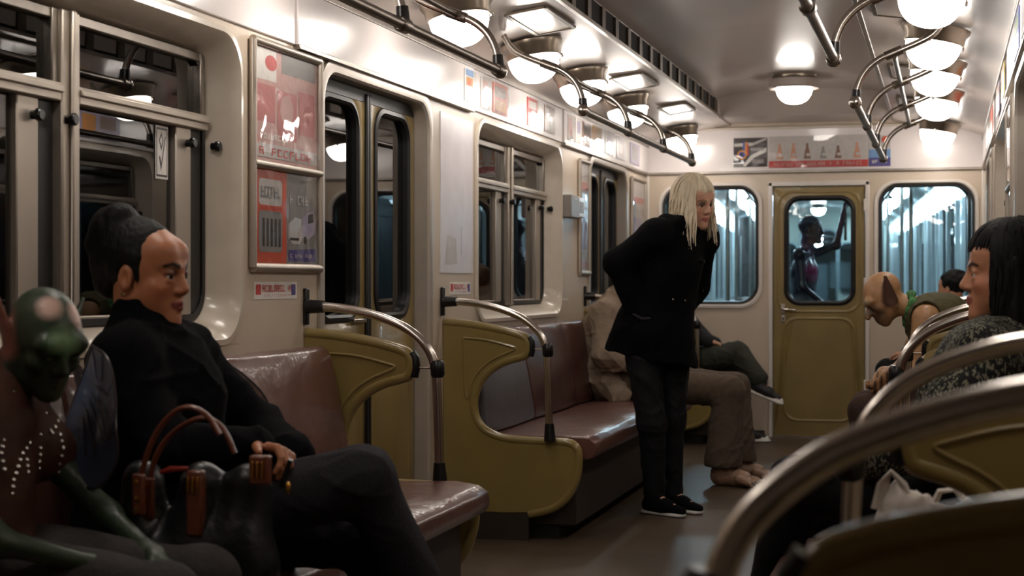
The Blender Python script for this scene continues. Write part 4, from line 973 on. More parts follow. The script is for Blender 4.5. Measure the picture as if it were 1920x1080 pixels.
def wing(outline, root_pt, name, m, parent):
    cx = np.mean(np.array(outline), 0); o = smooth_closed(list(map(tuple, [(p[0], p[2]) for p in outline]))+[(outline[0][0], outline[0][2])], 2)
    yf = lambda x, z: root_pt[1] + (cx[1]-root_pt[1])*min(1.3, math.hypot(x-root_pt[0], z-root_pt[2])/max(.05, math.hypot(cx[0]-root_pt[0], cx[2]-root_pt[2])))
    mb = MB(); n = len(o); c2 = (sum(p[0] for p in o)/n, sum(p[1] for p in o)/n)
    rings = [[(c2[0]+(p[0]-c2[0])*f, yf(c2[0]+(p[0]-c2[0])*f, c2[1]+(p[1]-c2[1])*f)+.010*math.cos(f*3), c2[1]+(p[1]-c2[1])*f) for p in o] for f in (.02, .3, .55, .8, 1)]
    mb.loft(rings, True, False); mb.loft([[(x, y+.002, z) for x, y, z in r] for r in rings], True, False)
    w = mb.build(name, m, parent, smooth=True)
    MB().tube(rings[-1]+[rings[-1][0]], .0028, 6).build('wing_rim', 'wing_rim', w, smooth=True)
    for k in range(0, n, max(1, n//9)):
        MB().tube([tuple(root_pt), tuple((np.array(rings[1][k])+np.array(root_pt))/2), rings[2][k], rings[4][k]], [.003, .002, .0016, .001], 5).build('wing_vein', 'wing_rim', w, smooth=True)
def px(x, y, Y):
    """a point of the photograph carried to its real distance Y along the carriage"""
    u = (x-960)/3000; t = 812/3000; X = (u-t)/(1+u*t)*Y; d = (Y-X*t)/math.sqrt(1+t*t); return (X, Y, 1.155-(y-530)*d/3000)
wing([px(a, c, 3.09) for a, c in [(140, 650), (196, 668), (228, 735), (248, 815), (246, 870), (212, 914), (170, 902), (120, 882), (108, 800), (112, 715)]], (-1.93, 3.26, 1.0), 'wing', 'wing_blue', rt)
wing([px(a, c, 3.86) for a, c in [(350, 638), (412, 656), (466, 706), (502, 772), (512, 812), (450, 850), (380, 820), (340, 740)]], (-1.97, 3.72, 1.0), 'wing', 'wing_clear', rt)
set_origin(rt)

# --- her handbag
mat('bag_leather', (20, 24, 27), .4, var=.25, bump=.25, bscale=50, coat=.15); mat('tan_leather', (112, 58, 38), .35, var=.2, bump=.2, bscale=60, coat=.3); mat('gold', (214, 160, 84), .22, metal=1); mat('red_lining', (150, 40, 26), .5)
hb_ = empty('handbag', 'dark leather handbag with tan handles and gold buckles beside the bun-haired woman', 'handbag')
bb = Body()
for x in (-1.70, -1.56, -1.45): bb.cap((x, 3.155, .55), (x+.01, 3.16, .715), .072, .050, .05)
bb.cap((-1.70, 3.155, .54), (-1.45, 3.155, .54), .066, .066, .04).plane((0, 0, .475), (0, 0, -1), .01)
sdf_obj('pouch', bb, .005, 'bag_leather', hb_, disp=wrinkle(.004, 30, 9))
MB().tube([px(300, 886, 3.10), px(320, 880, 3.095), px(352, 878, 3.095)], [.004, .007, .004], 8).build('lining', 'red_lining', hb_, smooth=True)
for ya, pts in ((3.085, [(262, 905), (272, 860), (290, 815), (318, 778), (345, 762), (372, 766), (395, 785), (412, 815)]), (3.12, [(280, 912), (288, 862), (312, 822), (345, 795), (380, 781), (405, 790), (425, 812), (440, 850)])):
    h = MB().tube([px(a, c, ya) for a, c in smooth_closed(pts, 2)], .0085, 10, flat=.7).build('handle', 'tan_leather', hb_, smooth=True)
    a = px(*pts[0], ya)
    MB().box((a[0]-.014, ya-.012, a[2]-.07), (a[0]+.014, ya+.004, a[2]+.02)).build('strap_tab', 'tan_leather', h, bevel=.005)
    for dz in (-.055, -.03, .005): MB().lathe([(.0005, -.005), (.0045, -.003), (.005, .003)], lambda x, y, q: (a[0]+x, ya-.013-q*.6, a[2]+dz+y), 8).build('stud', 'gold', h, smooth=True)
for (a, c), (w_, z_) in (((365, 900), (.018, .12)), ((486, 872), (.022, .042))):
    p = px(a, c, 3.095); tab = MB().box((p[0]-w_, p[1]-.006, p[2]-z_), (p[0]+w_, p[1]+.02, p[2]+.02)).build('front_strap', 'tan_leather', hb_, bevel=.005)
    for dx in (-.011, 0, .011): MB().box((p[0]+dx-.002, p[1]-.011, p[2]-.026), (p[0]+dx+.002, p[1]-.004, p[2]+.008)).build('buckle_bar', 'gold', tab, bevel=.001)
for a, c in ((540, 915),):
    p = px(a, c, 3.13); MB().lathe([(.002, -.013), (.006, -.008), (.006, .008), (.002, .013)], lambda x, y, q: (p[0]+x, p[1]+y, p[2]+q), 10).build('clasp', 'gold', hb_, smooth=True)
MB().tube([px(545, 862, 3.14), px(536, 885, 3.14), px(528, 915, 3.14)], .006, 8).build('side_strap', 'bag_leather', hb_, smooth=True)
set_origin(hb_)

# --- green bald passenger in a studded vest
rt = person('green skinned bald passenger with pale scalp patches in a studded brown leather vest')
j = J(pelvis=(-1.93, 2.88, .55), chest=(-1.94, 2.87, .77), neck=(-1.90, 2.91, .935), sR=(-1.92, 2.73, .885), sL=(-1.93, 3.01, .875), eR=(-1.76, 2.70, .66), wR=(-1.58, 2.80, .60), eL=(-1.72, 3.06, .66), wL=(-1.56, 2.96, .60),
      hR=(-1.84, 2.84, .55), kR=(-1.46, 2.80, .54), aR=(-1.44, 2.80, .11), hL=(-1.84, 2.98, .55), kL=(-1.46, 2.98, .54), aL=(-1.44, 2.98, .11))
H = Head((-1.80, 2.945, 1.035), (.80, -.42, -.42), k=.90)
b = full_body(j, H, .0045, [(j['wR'], (.9, .2, -.2), (0, 0, -1), 1, (.4, .5, .4), .9), (j['wL'], (.9, -.2, -.2), (0, 0, -1), -1, (.4, .5, .4), .9)], [(j['aR'], (1, 0, 0), .9), (j['aL'], (1, 0, 0), .9)], thin=.008, ears=False, nose=.9)
b.cap(H(.070, -.02, -.02), H(.105, -.075, .085), .026, .008, .015, (H.R[:, 0], .45)); b.cap(H(-.070, -.02, -.01), H(-.115, -.06, .075), .024, .007, .015, (H.R[:, 0], .45))
b.cap(H(.045, .075, .028), H(-.045, .075, .028), .016, .016, .02)
E_ = lambda x, y, z, rx, ry, rz: ('ell', H(x, y, z), H.r(rx, ry, rz), H.R, None, .01, None, False)
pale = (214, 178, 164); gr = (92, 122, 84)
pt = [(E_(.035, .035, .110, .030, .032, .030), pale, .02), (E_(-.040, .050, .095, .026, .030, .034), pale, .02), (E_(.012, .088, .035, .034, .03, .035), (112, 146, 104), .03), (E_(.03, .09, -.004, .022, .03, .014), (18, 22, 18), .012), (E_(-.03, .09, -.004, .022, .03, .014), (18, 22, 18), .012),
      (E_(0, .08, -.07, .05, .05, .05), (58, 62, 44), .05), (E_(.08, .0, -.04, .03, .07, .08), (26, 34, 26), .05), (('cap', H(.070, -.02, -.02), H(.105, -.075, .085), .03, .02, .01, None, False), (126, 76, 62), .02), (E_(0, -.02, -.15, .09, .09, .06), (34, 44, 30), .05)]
sdf_obj('body', b, .0045, 'creature_skin', rt, (44, 60, 42), pt)
eyes(H, rt, 'iris_green', (0, 1, -.3))
mat('vest_leather', (70, 42, 30), .6, var=.3, scale=9, bump=.3, bscale=26, spec=.3); mat('stud_metal', (206, 200, 190), .25, metal=.9); mat('dark_breeches', (40, 34, 32), .8, var=.2, bump=.3, bscale=80)
vb = Body(); torso(vb, j, .020, .86, 1.0)
for s in 'LR': vb.cap(j['s'+s], j['s'+s]+(j['e'+s]-j['s'+s])*.35, .075, .070, .03)
vb.cap(j['neck'], j['neck']+V(-.01, 0, .02), .075, .068, .02)
sdf_obj('vest', vb, .006, 'vest_leather', rt, disp=wrinkle(.003, 30, 12))
tb = Body(); leg(tb, j, 'R', .015); leg(tb, j, 'L', .015); tb.ell(j['pelvis'], (.15, .16, .11), None, .04); sdf_obj('breeches', tb, .008, 'dark_breeches', rt, disp=wrinkle(.004, 30, 13))
for s in 'RL':
    sb = Body(); foot_shape(sb, j['a'+s], (1, 0, 0), 1.02); sdf_obj('shoe', sb, .009, 'black_plastic', rt)
sd = MB(); R_ = random.Random(2)
def surf(body, p, d):
    p = np.array(p, float)
    for _ in range(40): p = p + d*min(pdist(q, p[None])[0] for q in body.p if not q[7])*.8
    return p if min(pdist(q, p[None])[0] for q in body.p if not q[7]) < .01 else None
dirc = unit(V(-.55, .80, -.05))
for path in ([(0, 728), (25, 735), (55, 752), (85, 775), (0, 758), (25, 775)], [(105, 742), (112, 762), (108, 790), (98, 812)], [(95, 808), (75, 815), (55, 830), (42, 850), (34, 875), (26, 900), (22, 925), (28, 945)], [(112, 815), (118, 840), (112, 870), (108, 900), (100, 930)], [(50, 862), (52, 885), (48, 905), (70, 915), (75, 840)], [(4, 800), (6, 825), (2, 850), (8, 880)]):
    P_ = []
    for i in range(len(path)-1):
        n_ = max(1, int(math.dist(path[i], path[i+1])/11))
        P_ += [(path[i][0]+(path[i+1][0]-path[i][0])*q/n_, path[i][1]+(path[i+1][1]-path[i][1])*q/n_) for q in range(n_)]
    for a, c in P_+[path[-1]]:
        o = np.array(px(a, c, 2.35)); dd = unit(o-V(0, 0, 1.155)); q = surf(vb, o, dd)
        if q is None: continue
        q = q - dd*.002
        sd.lathe([(.0006, -.0048), (.0036, -.0032), (.0050, 0), (.0036, .0032), (.0006, .0048)], lambda x, y, h: (q[0]+x, q[1]+y, q[2]+h), 7)
o = sd.build('studs', 'stud_metal', rt, smooth=True); o['kind'] = 'stuff'
set_origin(rt)

# --- blond woman standing, leaning forward
rt = person('blond woman in a black duffle coat standing bent forward in the aisle')
j = J(pelvis=(-1.41, 7.97, .90), chest=(-1.345, 7.965, 1.23), neck=(-1.285, 7.96, 1.42), sR=(-1.375, 7.82, 1.385), sL=(-1.195, 8.12, 1.385), eR=(-1.565, 7.80, 1.255), wR=(-1.475, 7.84, 1.00), eL=(-1.25, 8.26, 1.13), wL=(-1.33, 8.10, .95),
      hR=(-1.465, 7.90, .86), kR=(-1.41, 7.86, .46), aR=(-1.40, 7.90, .095), hL=(-1.335, 8.04, .86), kL=(-1.335, 8.02, .46), aL=(-1.335, 8.03, .095))
H = Head((-1.212, 7.955, 1.556), (.80, -.55, -.20), (-.12, .0, 1), k=1.04)
b = full_body(j, H, .0045, [(j['wR'], (.35, .75, -.6), (1, -.6, .2), 1, (.2, .3, .3), .9), (j['wL'], (-.2, -.7, -.6), (-1, 0, 0), 1, (.2, .3, .3), .9)], [(j['aR'], (.85, -.5, 0), 1), (j['aL'], (.85, -.5, 0), 1)], lips=1.2, nose=.94, jaw=.9, soft=True)
sdf_obj('body', b, .0045, 'skin', rt, (206, 158, 134), face_paint(H, (168, 96, 88), (150, 116, 92), (210, 146, 122), (96, 74, 66)))
eyes(H, rt, 'iris_dark', (.2, 1, -.25))
hb = Body(); hb.ell(H(0, -.024, .044), H.r(.083, .098, .088), H.R, .01); hb.cap(H(0, -.075, .02), H(-.01, -.085, -.13), .075, .062, .03, (H.R[:, 1], .6))
for s in (-1, 1): hb.cap(H(s*.070, -.01, .03), H(s*.080, .005, -.17), .026, .014, .02)
hb.ell(H(0, .100, -.045), H.r(.062, .066, .110), H.R, .012, True)
hair = sdf_obj('hair', hb, .005, 'hair_blond', rt, disp=wrinkle(.002, 140, 3, (2, 2, .3)))
mb = MB(); L = []; Rn = random.Random(5)
for i in range(250):
    az = Rn.uniform(46, 314); L.append((scalp_lock(H, az, Rn.uniform(3, 34), Rn.uniform(84, 100), Rn.uniform(.10, .23)*(1.0 if abs(az-180) > 60 else .75), Rn.uniform(.0, .014), (Rn.uniform(-.012, .012), Rn.uniform(-.02, .014)), wav=.0065, seed=i), Rn.uniform(.6, 1.15)))
for i in range(90):
    az = Rn.uniform(-50, 50); L.append((scalp_lock(H, az, Rn.uniform(3, 26), Rn.uniform(66, 76)+abs(az)*.12, 0, Rn.uniform(.003, .012), seed=i+300), Rn.uniform(.6, 1.0)))
for i in range(36):
    s = 1 if i % 3 else -1; L.append((scalp_lock(H, s*Rn.uniform(44, 66), Rn.uniform(8, 25), Rn.uniform(82, 92), Rn.uniform(.14, .26), Rn.uniform(.002, .012), (s*.012, .02), wav=.007, seed=i+500), Rn.uniform(.6, 1.0)))
locks(mb, L, .0062); o = mb.build('hair_locks', 'hair_blond', hair, smooth=True)
cb = Body(); torso(cb, j, .035, 1.0, 1.15, .06); arm(cb, j, 'R', .030, upto=.98); arm(cb, j, 'L', .030, upto=1)
cb.cap((-1.395, 7.97, 1.03), (-1.425, 7.97, .72), .165, .235, .05, (V(0, 1, 0), .78)); cb.cap((-1.50, 7.93, .95), (-1.56, 7.93, .80), .10, .10, .05)
cb.chain([np.array(q) for q in [(-1.36, 8.02, 1.43), (-1.345, 7.90, 1.455), (-1.27, 7.87, 1.445), (-1.20, 7.93, 1.42)]], [.045, .044, .040, .032], .02)
cb.plane((-1.43, 7.97, .775), (-.196, 0, -1), .008)
coat = sdf_obj('coat', cb, .0055, 'black_coat', rt, disp=folds(.006, 34, 15))
tb = Body(); leg(tb, j, 'R', .010, r=(.088, .060, .058, .046)); leg(tb, j, 'L', .010, r=(.088, .060, .058, .046)); tb.ell(j['pelvis']-V(0, 0, .05), (.15, .14, .13), None, .04); sdf_obj('jeans', tb, .006, 'black_jeans', rt, disp=folds(.005, 60, 16))
mat('white_rubber', (214, 210, 204), .5)
for s in 'RL':
    sb = Body(); foot_shape(sb, j['a'+s], (.85, -.5, 0), 1.1); sb.plane((0, 0, .016), (0, 0, -1), .004); sh = sdf_obj('shoe', sb, .007, 'black_coat', rt)
    so = Body(); D = unit(V(.85, -.5, 0)); A = j['a'+s]; so.cap(A-D*.04-V(0, 0, .085), A+D*.155-V(0, 0, .085), .040, .038, .01, (V(0, 0, 1), .5)); so.plane((0, 0, .001), (0, 0, -1), .003).plane((0, 0, .02), (0, 0, 1), .003); sdf_obj('sole', so, .006, 'white_rubber', sh)
def stick(body, x, y, Yt, off=.004):
    o = np.array(px(x, y, Yt)); d = unit(o-V(0, 0, 1.155)); q = surf(body, o, d); return None if q is None else q-d*off
for a, c in ((1286, 453), (1290, 466), (1262, 561), (1284, 563), (1303, 596), (1306, 608)):
    q = stick(cb, a, c, 7.3)
    if q is None: continue
    MB().lathe([(.0006, -.007), (.005, -.004), (.005, .004), (.0006, .007)], lambda x, y, h: (q[0]+x, q[1]+y, q[2]+h), 8).build('button', 'steel', coat, smooth=True)
for a, c in ((1318, 491), (1316, 546)):
    q = stick(cb, a-4, c, 7.3)
    if q is None: q = stick(cb, a-16, c, 7.3)
    if q is None: continue
    MB().tube([tuple(q+V(-.02, 0, 0)), tuple(q+V(.02, -.01, .002))], [.006, .008], 8).build('toggle', 'black_plastic', coat, smooth=True)
q0, q1 = stick(cb, 1186, 589, 7.3, .006), stick(cb, 1220, 597, 7.3, .006)
MB().tube([tuple(q0), tuple((q0+q1)/2-V(0, 0, .012)), tuple(q1)], [.006, .008, .006], 8).build('pocket_flap', 'charcoal_cloth', coat, smooth=True)
set_origin(rt)

# --- slumped passenger in a beige jacket with clawed feet
mat('beige_jacket', (138, 120, 102), .8, var=.14, scale=20, bump=.35, bscale=60); mat('brown_trousers', (84, 70, 56), .9, var=.15, scale=40, bump=.4, bscale=140); mat('claw', (52, 40, 32), .3); mat('hair_brown', (92, 62, 40), .5, var=.3, bump=.4, bscale=90)
rt = person('slumped passenger in a beige jacket and flared brown trousers with clawed furry feet')
j = J(pelvis=(-1.90, 9.34, .57), chest=(-1.94, 9.38, .84), neck=(-1.90, 9.40, 1.03), sR=(-1.92, 9.20, .965), sL=(-1.94, 9.58, .965), eR=(-1.90, 9.08, .74), wR=(-1.68, 9.16, .66), eL=(-1.84, 9.66, .74), wL=(-1.70, 9.52, .66),
      hR=(-1.86, 9.24, .57), kR=(-1.19, 9.14, .535), aR=(-1.22, 9.12, .13), hL=(-1.86, 9.46, .57), kL=(-1.20, 9.48, .535), aL=(-1.18, 9.44, .13))
H = Head((-1.83, 9.39, 1.135), (.9, -.1, -.4), k=1.0)
b = full_body(j, H, .006, [(j['wR'], (.9, .3, -.1), (0, 0, -1), 1, (.4, .5, .3), 1.05), (j['wL'], (.9, -.2, -.1), (0, 0, -1), -1, (.4, .5, .3), 1.05)])
for s, D in (('R', unit(V(.95, -.32, 0))), ('L', unit(V(.98, -.15, 0)))):
    A = j['a'+s]; S = np.cross(D, V(0, 0, 1)); b.cap(A-V(0, 0, .02), A-V(0, 0, .075)-D*.02, .06, .055, .03); b.cap(A-V(0, 0, .07), A+D*.13-V(0, 0, .088), .060, .046, .03)
    for t in (-.05, -.018, .016, .048): b.cap(A+D*.12+S*t*.9-V(0, 0, .085), A+D*.175+S*t*1.25-V(0, 0, .095), .025, .019, .012); b.cap(A+D*.175+S*t*1.25-V(0, 0, .095), A+D*.205+S*t*1.3-V(0, 0, .108), .019, .014, .008)
fp = []
sdf_obj('body', b, .0055, 'creature_skin', rt, (158, 126, 104), [], disp=lambda P: np.where(P[:, 2] < .14, .0028*np.sin(P[:, 0]*310+P[:, 1]*160)*np.sin(P[:, 2]*240+P[:, 1]*210), 0))
for s, D in (('R', unit(V(.95, -.32, 0))), ('L', unit(V(.98, -.15, 0)))):
    A = j['a'+s]; S = np.cross(D, V(0, 0, 1))
    for t in (-.05, -.018, .016, .048):
        q = A+D*.205+S*t*1.3-V(0, 0, .100); MB().tube([tuple(q), tuple(q+D*.022-V(0, 0, .004)), tuple(q+D*.036-V(0, 0, .022))], [.010, .007, .001], 8).build('claw', 'claw', rt, smooth=True)
eyes(H, rt)
hb = Body(); hb.ell(H(0, -.024, .046), H.r(.082, .096, .086), H.R, .01); hb.ell(H(0, .095, -.03), H.r(.066, .066, .100), H.R, .012, True); sdf_obj('hair', hb, .007, 'hair_brown', rt, disp=wrinkle(.003, 90, 2))
cb = Body(); torso(cb, j, .040, 1.05, 1.2, .06)
for s in 'LR': arm(cb, j, s, .036, upto=.95)
cb.cap(j['neck'], j['neck']+V(.02, 0, .04), .085, .085, .03); cb.cap((-1.97, 9.22, .62), (-1.82, 9.12, .50), .10, .07, .05)
sdf_obj('jacket', cb, .007, 'beige_jacket', rt, disp=folds(.009, 44, 22))
tb = Body(); leg(tb, j, 'R', .012, r=(.098, .078, .078, .098)); leg(tb, j, 'L', .012, r=(.098, .078, .078, .098)); tb.ell(j['pelvis'], (.16, .18, .12), None, .04); tb.plane((0, 0, .105), (0, 0, -1), .01)
sdf_obj('trousers', tb, .007, 'brown_trousers', rt, disp=folds(.005, 46, 23, (1, 1, .5)))
set_origin(rt)

# --- passenger in sneakers, corner bench
mat('dark_jacket', (26, 27, 29), .8, var=.2, bump=.3, bscale=80); mat('green_trousers', (48, 50, 40), .85, var=.15, bump=.3, bscale=120); mat('sneaker_black', (24, 23, 26), .6); mat('sock_red', (150, 62, 44), .8); mat('cuff_grey', (112, 116, 104), .85)
rt = person('passenger in green trousers with crossed legs and black sneakers in the left corner')
j = J(pelvis=(-1.93, 11.62, .57), chest=(-1.96, 11.63, .86), neck=(-1.95, 11.63, 1.04), sR=(-1.90, 11.45, .98), sL=(-1.93, 11.80, .98), eR=(-1.76, 11.43, .80), wR=(-1.64, 11.46, .74), eL=(-1.76, 11.84, .76), wL=(-1.62, 11.70, .70),
      hR=(-1.88, 11.52, .57), kR=(-1.43, 11.46, .655), aR=(-1.255, 11.42, .45), hL=(-1.88, 11.72, .56), kL=(-1.44, 11.68, .54), aL=(-1.42, 11.66, .10))
H = Head((-1.93, 11.62, 1.19), (1, -.2, 0), k=1.0)
b = full_body(j, H, .007, [(j['wR'], (.9, .1, -.3), (0, 0, -1), 1, (.4, .5, .4), 1), (j['wL'], (.9, -.2, -.2), (0, 0, -1), -1, (.4, .5, .4), 1)], [(j['aR'], (.9, -.1, -.35), .95), (j['aL'], (1, 0, 0), .95)])
sdf_obj('body', b, .007, 'skin', rt, (196, 148, 120), face_paint(H)); eyes(H, rt)
hb = Body(); hb.ell(H(0, -.024, .046), H.r(.082, .096, .086), H.R, .01); hb.ell(H(0, .095, -.03), H.r(.066, .066, .100), H.R, .012, True); sdf_obj('hair', hb, .008, 'hair_brown', rt)
cb = Body(); torso(cb, j, .032, 1, 1.15); [arm(cb, j, s, .028, upto=.92) for s in 'LR']; cb.cap(j['neck'], j['neck']+V(0, 0, .03), .075, .072, .03); sdf_obj('jacket', cb, .007, 'dark_jacket', rt, disp=wrinkle(.005, 28, 30))
tb = Body(); leg(tb, j, 'R', .012, r=(.092, .068, .064, .058), upto=.84); leg(tb, j, 'L', .012, r=(.092, .068, .064, .056), upto=.9); tb.ell(j['pelvis'], (.15, .18, .12), None, .04); sdf_obj('trousers', tb, .007, 'green_trousers', rt, disp=folds(.006, 60, 31))
for s, D in (('R', unit(V(.9, -.1, -.35))), ('L', V(1, 0, 0))):
    A = j['a'+s]; U = unit(V(0, 0, 1)-D*D[2]); K = unit(j['k'+s]-A)
    MB().tube([tuple(A+K*.10), tuple(A+K*.055)], .066 if s == 'R' else .064, 14).build('trouser_cuff', 'cuff_grey', rt, smooth=True)
    MB().tube([tuple(A+K*.06), tuple(A+K*.01)], .042, 12).build('sock', 'sock_red', rt, smooth=True)
    sb = Body(); foot_shape(sb, A, D, 1.0, U); sh = sdf_obj('sneaker', sb, .006, 'sneaker_black', rt)
    so = Body(); so.cap(A-D*.04-U*.088, A+D*.165-U*.088, .040, .038, .01, (U, .40)); so.cap(A+D*.145-U*.070, A+D*.168-U*.074, .030, .024, .01); sdf_obj('sole', so, .006, 'white_rubber', sh)
    for k in range(4):
        c = A+D*(.035+.022*k)-U*(.006+.012*k); S = np.cross(D, U); MB().tube([tuple(c-S*.025-U*.012), tuple(c+U*.001), tuple(c+S*.025-U*.012)], .0045, 6).build('lace', 'white_rubber', sh, smooth=True)
set_origin(rt)

# --- bald big-eared passenger, leaning on the knees
mat('olive_vest', (76, 70, 40), .85, var=.2, scale=30, bump=.3, bscale=90); mat('brown_breeches', (60, 40, 32), .85, var=.2, bump=.3, bscale=90); mat('green_scarf', (70, 124, 70), .8, var=.75, scale=60, bump=.4, bscale=90)
rt = person('bald passenger with long pointed ears in an olive vest leaning forward on the right bench')
j = J(pelvis=(.06, 8.04, .57), chest=(-.015, 8.02, .88), neck=(-.13, 8.01, 1.03), sR=(-.06, 8.19, 1.0), sL=(-.085, 7.84, .985), eR=(-.20, 8.22, .74), wR=(-.30, 8.08, .70), eL=(-.135, 7.80, .735), wL=(-.245, 7.88, .715),
      hR=(.04, 8.14, .56), kR=(-.38, 8.18, .54), aR=(-.36, 8.16, .11), hL=(.04, 7.93, .56), kL=(-.38, 7.90, .54), aL=(-.36, 7.90, .11))
H = Head((-.285, 7.99, 1.085), (-.78, -.18, -.62), (-.5, 0, .8), k=1.0)
b = full_body(j, H, .0055, [(j['wL'], (-.45, .2, -.55), (-.2, .9, 0), 1, (.5, .6, .5), 1.25), (j['wR'], (-.2, -.6, -.5), (-.2, -.9, 0), -1, (.5, .6, .5), 1.2)], [(j['aR'], (-1, 0, 0), 1), (j['aL'], (-1, 0, 0), 1)], ears=False, nose=1.35, jaw=1.1)
b.cap(H(-.070, -.005, -.025), H(-.100, -.050, .075), .036, .010, .014, (H.R[:, 0], .35)); b.cap(H(.070, -.005, -.025), H(.100, -.050, .075), .036, .010, .014, (H.R[:, 0], .35))
b.cap(H(.042, .080, .030), H(-.042, .080, .030), .017, .017, .02); [b.cap(j['s'+s], j['s'+s]*.4+j['e'+s]*.6, .064, .046, .03) for s in 'LR']; b.ell(H(0, .07, -.07), H.r(.040, .036, .036), H.R, .02)
E_ = lambda x, y, z, rx, ry, rz: ('ell', H(x, y, z), H.r(rx, ry, rz), H.R, None, .01, None, False)
pt = [(E_(0, .075, -.045, .07, .055, .065), (84, 62, 44), .05), (E_(-.031, .095, .03, .03, .03, .016), (186, 170, 140), .014), (E_(.031, .095, .03, .03, .03, .016), (186, 170, 140), .014), (('cap', H(-.070, -.005, -.025), H(-.104, -.055, .085), .042, .014, .01, None, False), (76, 50, 38), .015), (('cap', H(.070, -.005, -.025), H(.104, -.055, .085), .042, .014, .01, None, False), (76, 50, 38), .015)]
for k in range(6):
    t = k/6; c = j['eL']*(1-t)+j['wL']*t; pt.append((('ell', c, V(.05, .05, .012), np.eye(3), None, .01, None, False), (84, 56, 36), .012))
for W in (j['wL'], j['wR']):
    for k in range(4): pt.append((('ell', W+V(-.02-.03*k, 0, -.03-.022*k), V(.008, .09, .05), np.eye(3), None, .01, None, False), (70, 46, 30), .012))
sdf_obj('body', b, .005, 'creature_skin', rt, (176, 134, 96), pt); eyes(H, rt, look=(0, 1, -.3))
vb = Body(); torso(vb, j, .028, 1.0, 1.15, .06); vb.ell((-.01, 8.02, 1.0), (.13, .17, .105), None, .06); vb.ell(j['sL']-V(.004, .04, -.004), (.074, .074, .074), None, .012, True); vb.cap(j['sL']-V(.004, .022, -.01), j['eL']-V(0, .03, .05), .068, .080, .012, None, True)
sdf_obj('vest', vb, .006, 'olive_vest', rt, disp=folds(.004, 44, 41))
tb = Body(); leg(tb, j, 'R', .016); leg(tb, j, 'L', .016); tb.ell(j['pelvis'], (.14, .17, .12), None, .04); sdf_obj('breeches', tb, .008, 'brown_breeches', rt, disp=wrinkle(.004, 30, 42))
sb = Body(); c0 = H(0, -.03, -.10)*.55+j['neck']*.45; ax = unit(j['neck']-H(0, -.03, -.08)); u_ = unit(np.cross(ax, V(0, 1, 0))); v_ = np.cross(ax, u_)
ring = [c0+(u_*math.cos(a)+v_*math.sin(a))*.070 for a in [2*math.pi*i/12 for i in range(13)]]; sb.chain(ring, [.020]*13, .01); sdf_obj('scarf', sb, .006, 'green_scarf', rt, disp=wrinkle(.004, 60, 44))
for s in 'RL':
    fb = Body(); foot_shape(fb, j['a'+s], (-1, 0, 0), 1.08); sdf_obj('shoe', fb, .009, 'black_coat', rt)
set_origin(rt)

# --- woman with a black bob on the near right bench
m = mat('checked_wool', (60, 60, 56), .9, bump=.5, bscale=120)
nt = m.node_tree; b_ = nt.nodes['Principled BSDF']; tc = nt.nodes.new('ShaderNodeTexCoord'); vo = nt.nodes.new('ShaderNodeTexVoronoi'); vo.inputs['Scale'].default_value = 240
mp_ = nt.nodes.new('ShaderNodeMapping'); mp_.inputs['Scale'].default_value = (1, 1, .45); nt.links.new(tc.outputs['Object'], mp_.inputs[0]); nt.links.new(mp_.outputs[0], vo.inputs['Vector'])
sep = nt.nodes.new('ShaderNodeSeparateColor'); nt.links.new(vo.outputs['Color'], sep.inputs[0])
r_ = nt.nodes.new('ShaderNodeValToRGB'); r_.color_ramp.interpolation = 'CONSTANT'; r_.color_ramp.elements[0].color = (*lin((20, 21, 20)), 1); r_.color_ramp.elements[1].position = .70; r_.color_ramp.elements[1].color = (*lin((122, 120, 102)), 1)
nt.links.new(sep.outputs[0], r_.inputs[0]); nt.links.new(r_.outputs[0], b_.inputs['Base Color'])
rt = person('woman with a black bob in a checked wool jacket seated at the right edge')
j = J(pelvis=(.07, 4.30, .57), chest=(.10, 4.30, .86), neck=(.165, 4.31, 1.03), sL=(.105, 4.13, .965), sR=(.13, 4.48, .965), eL=(-.01, 4.04, .78), wL=(-.22, 4.14, .70), eR=(-.03, 4.56, .76), wR=(-.22, 4.44, .70),
      hL=(.04, 4.21, .57), kL=(-.36, 4.16, .64), aL=(-.47, 4.32, .29), hR=(.04, 4.41, .56), kR=(-.36, 4.44, .54), aR=(-.34, 4.44, .11))
H = Head((.155, 4.315, 1.176), (-1, -.06, .02), k=1.04)
b = full_body(j, H, .004, [(j['wL'], (-.9, .2, -.1), (0, 0, -1), 1, (.4, .5, .4), .95), (j['wR'], (-.9, -.1, -.1), (0, 0, -1), -1, (.4, .5, .4), .95)], [(j['aL'], (-.8, .1, -.5), .95), (j['aR'], (-1, 0, 0), .95)], ears=False, nose=.98, lips=1.15, jaw=.92, soft=True)
sdf_obj('body', b, .004, 'skin', rt, (190, 132, 100), face_paint(H, (150, 78, 70), (24, 18, 18), (188, 118, 90))); eyes(H, rt)
hb = Body(); hb.ell(H(0, -.024, .044), H.r(.088, .100, .090), H.R, .01); hb.cap(H(0, -.06, .02), H(0, -.055, -.15), .082, .074, .03, (H.R[:, 1], .75))
for s in (-1, 1): hb.cap(H(s*.074, -.005, .03), H(s*.078, -.015, -.165), .030, .026, .02)
hb.ell(H(0, .112, -.055), H.r(.066, .074, .094), H.R, .01, True)
hair = sdf_obj('hair', hb, .005, 'hair_black', rt, disp=wrinkle(.0015, 150, 3, (2, 2, .3)))
mb = MB(); L = []; Rn = random.Random(11)
for i in range(170): L.append((scalp_lock(H, Rn.uniform(58, 302), Rn.uniform(4, 30), Rn.uniform(86, 98), Rn.uniform(.15, .21), Rn.uniform(.008, .016), (0, 0), seed=i), Rn.uniform(.7, 1.2)))
for i in range(110): L.append((scalp_lock(H, Rn.uniform(-62, 62), Rn.uniform(2, 20), Rn.uniform(72, 80), 0, Rn.uniform(.006, .014), seed=i+300), Rn.uniform(.6, 1)))
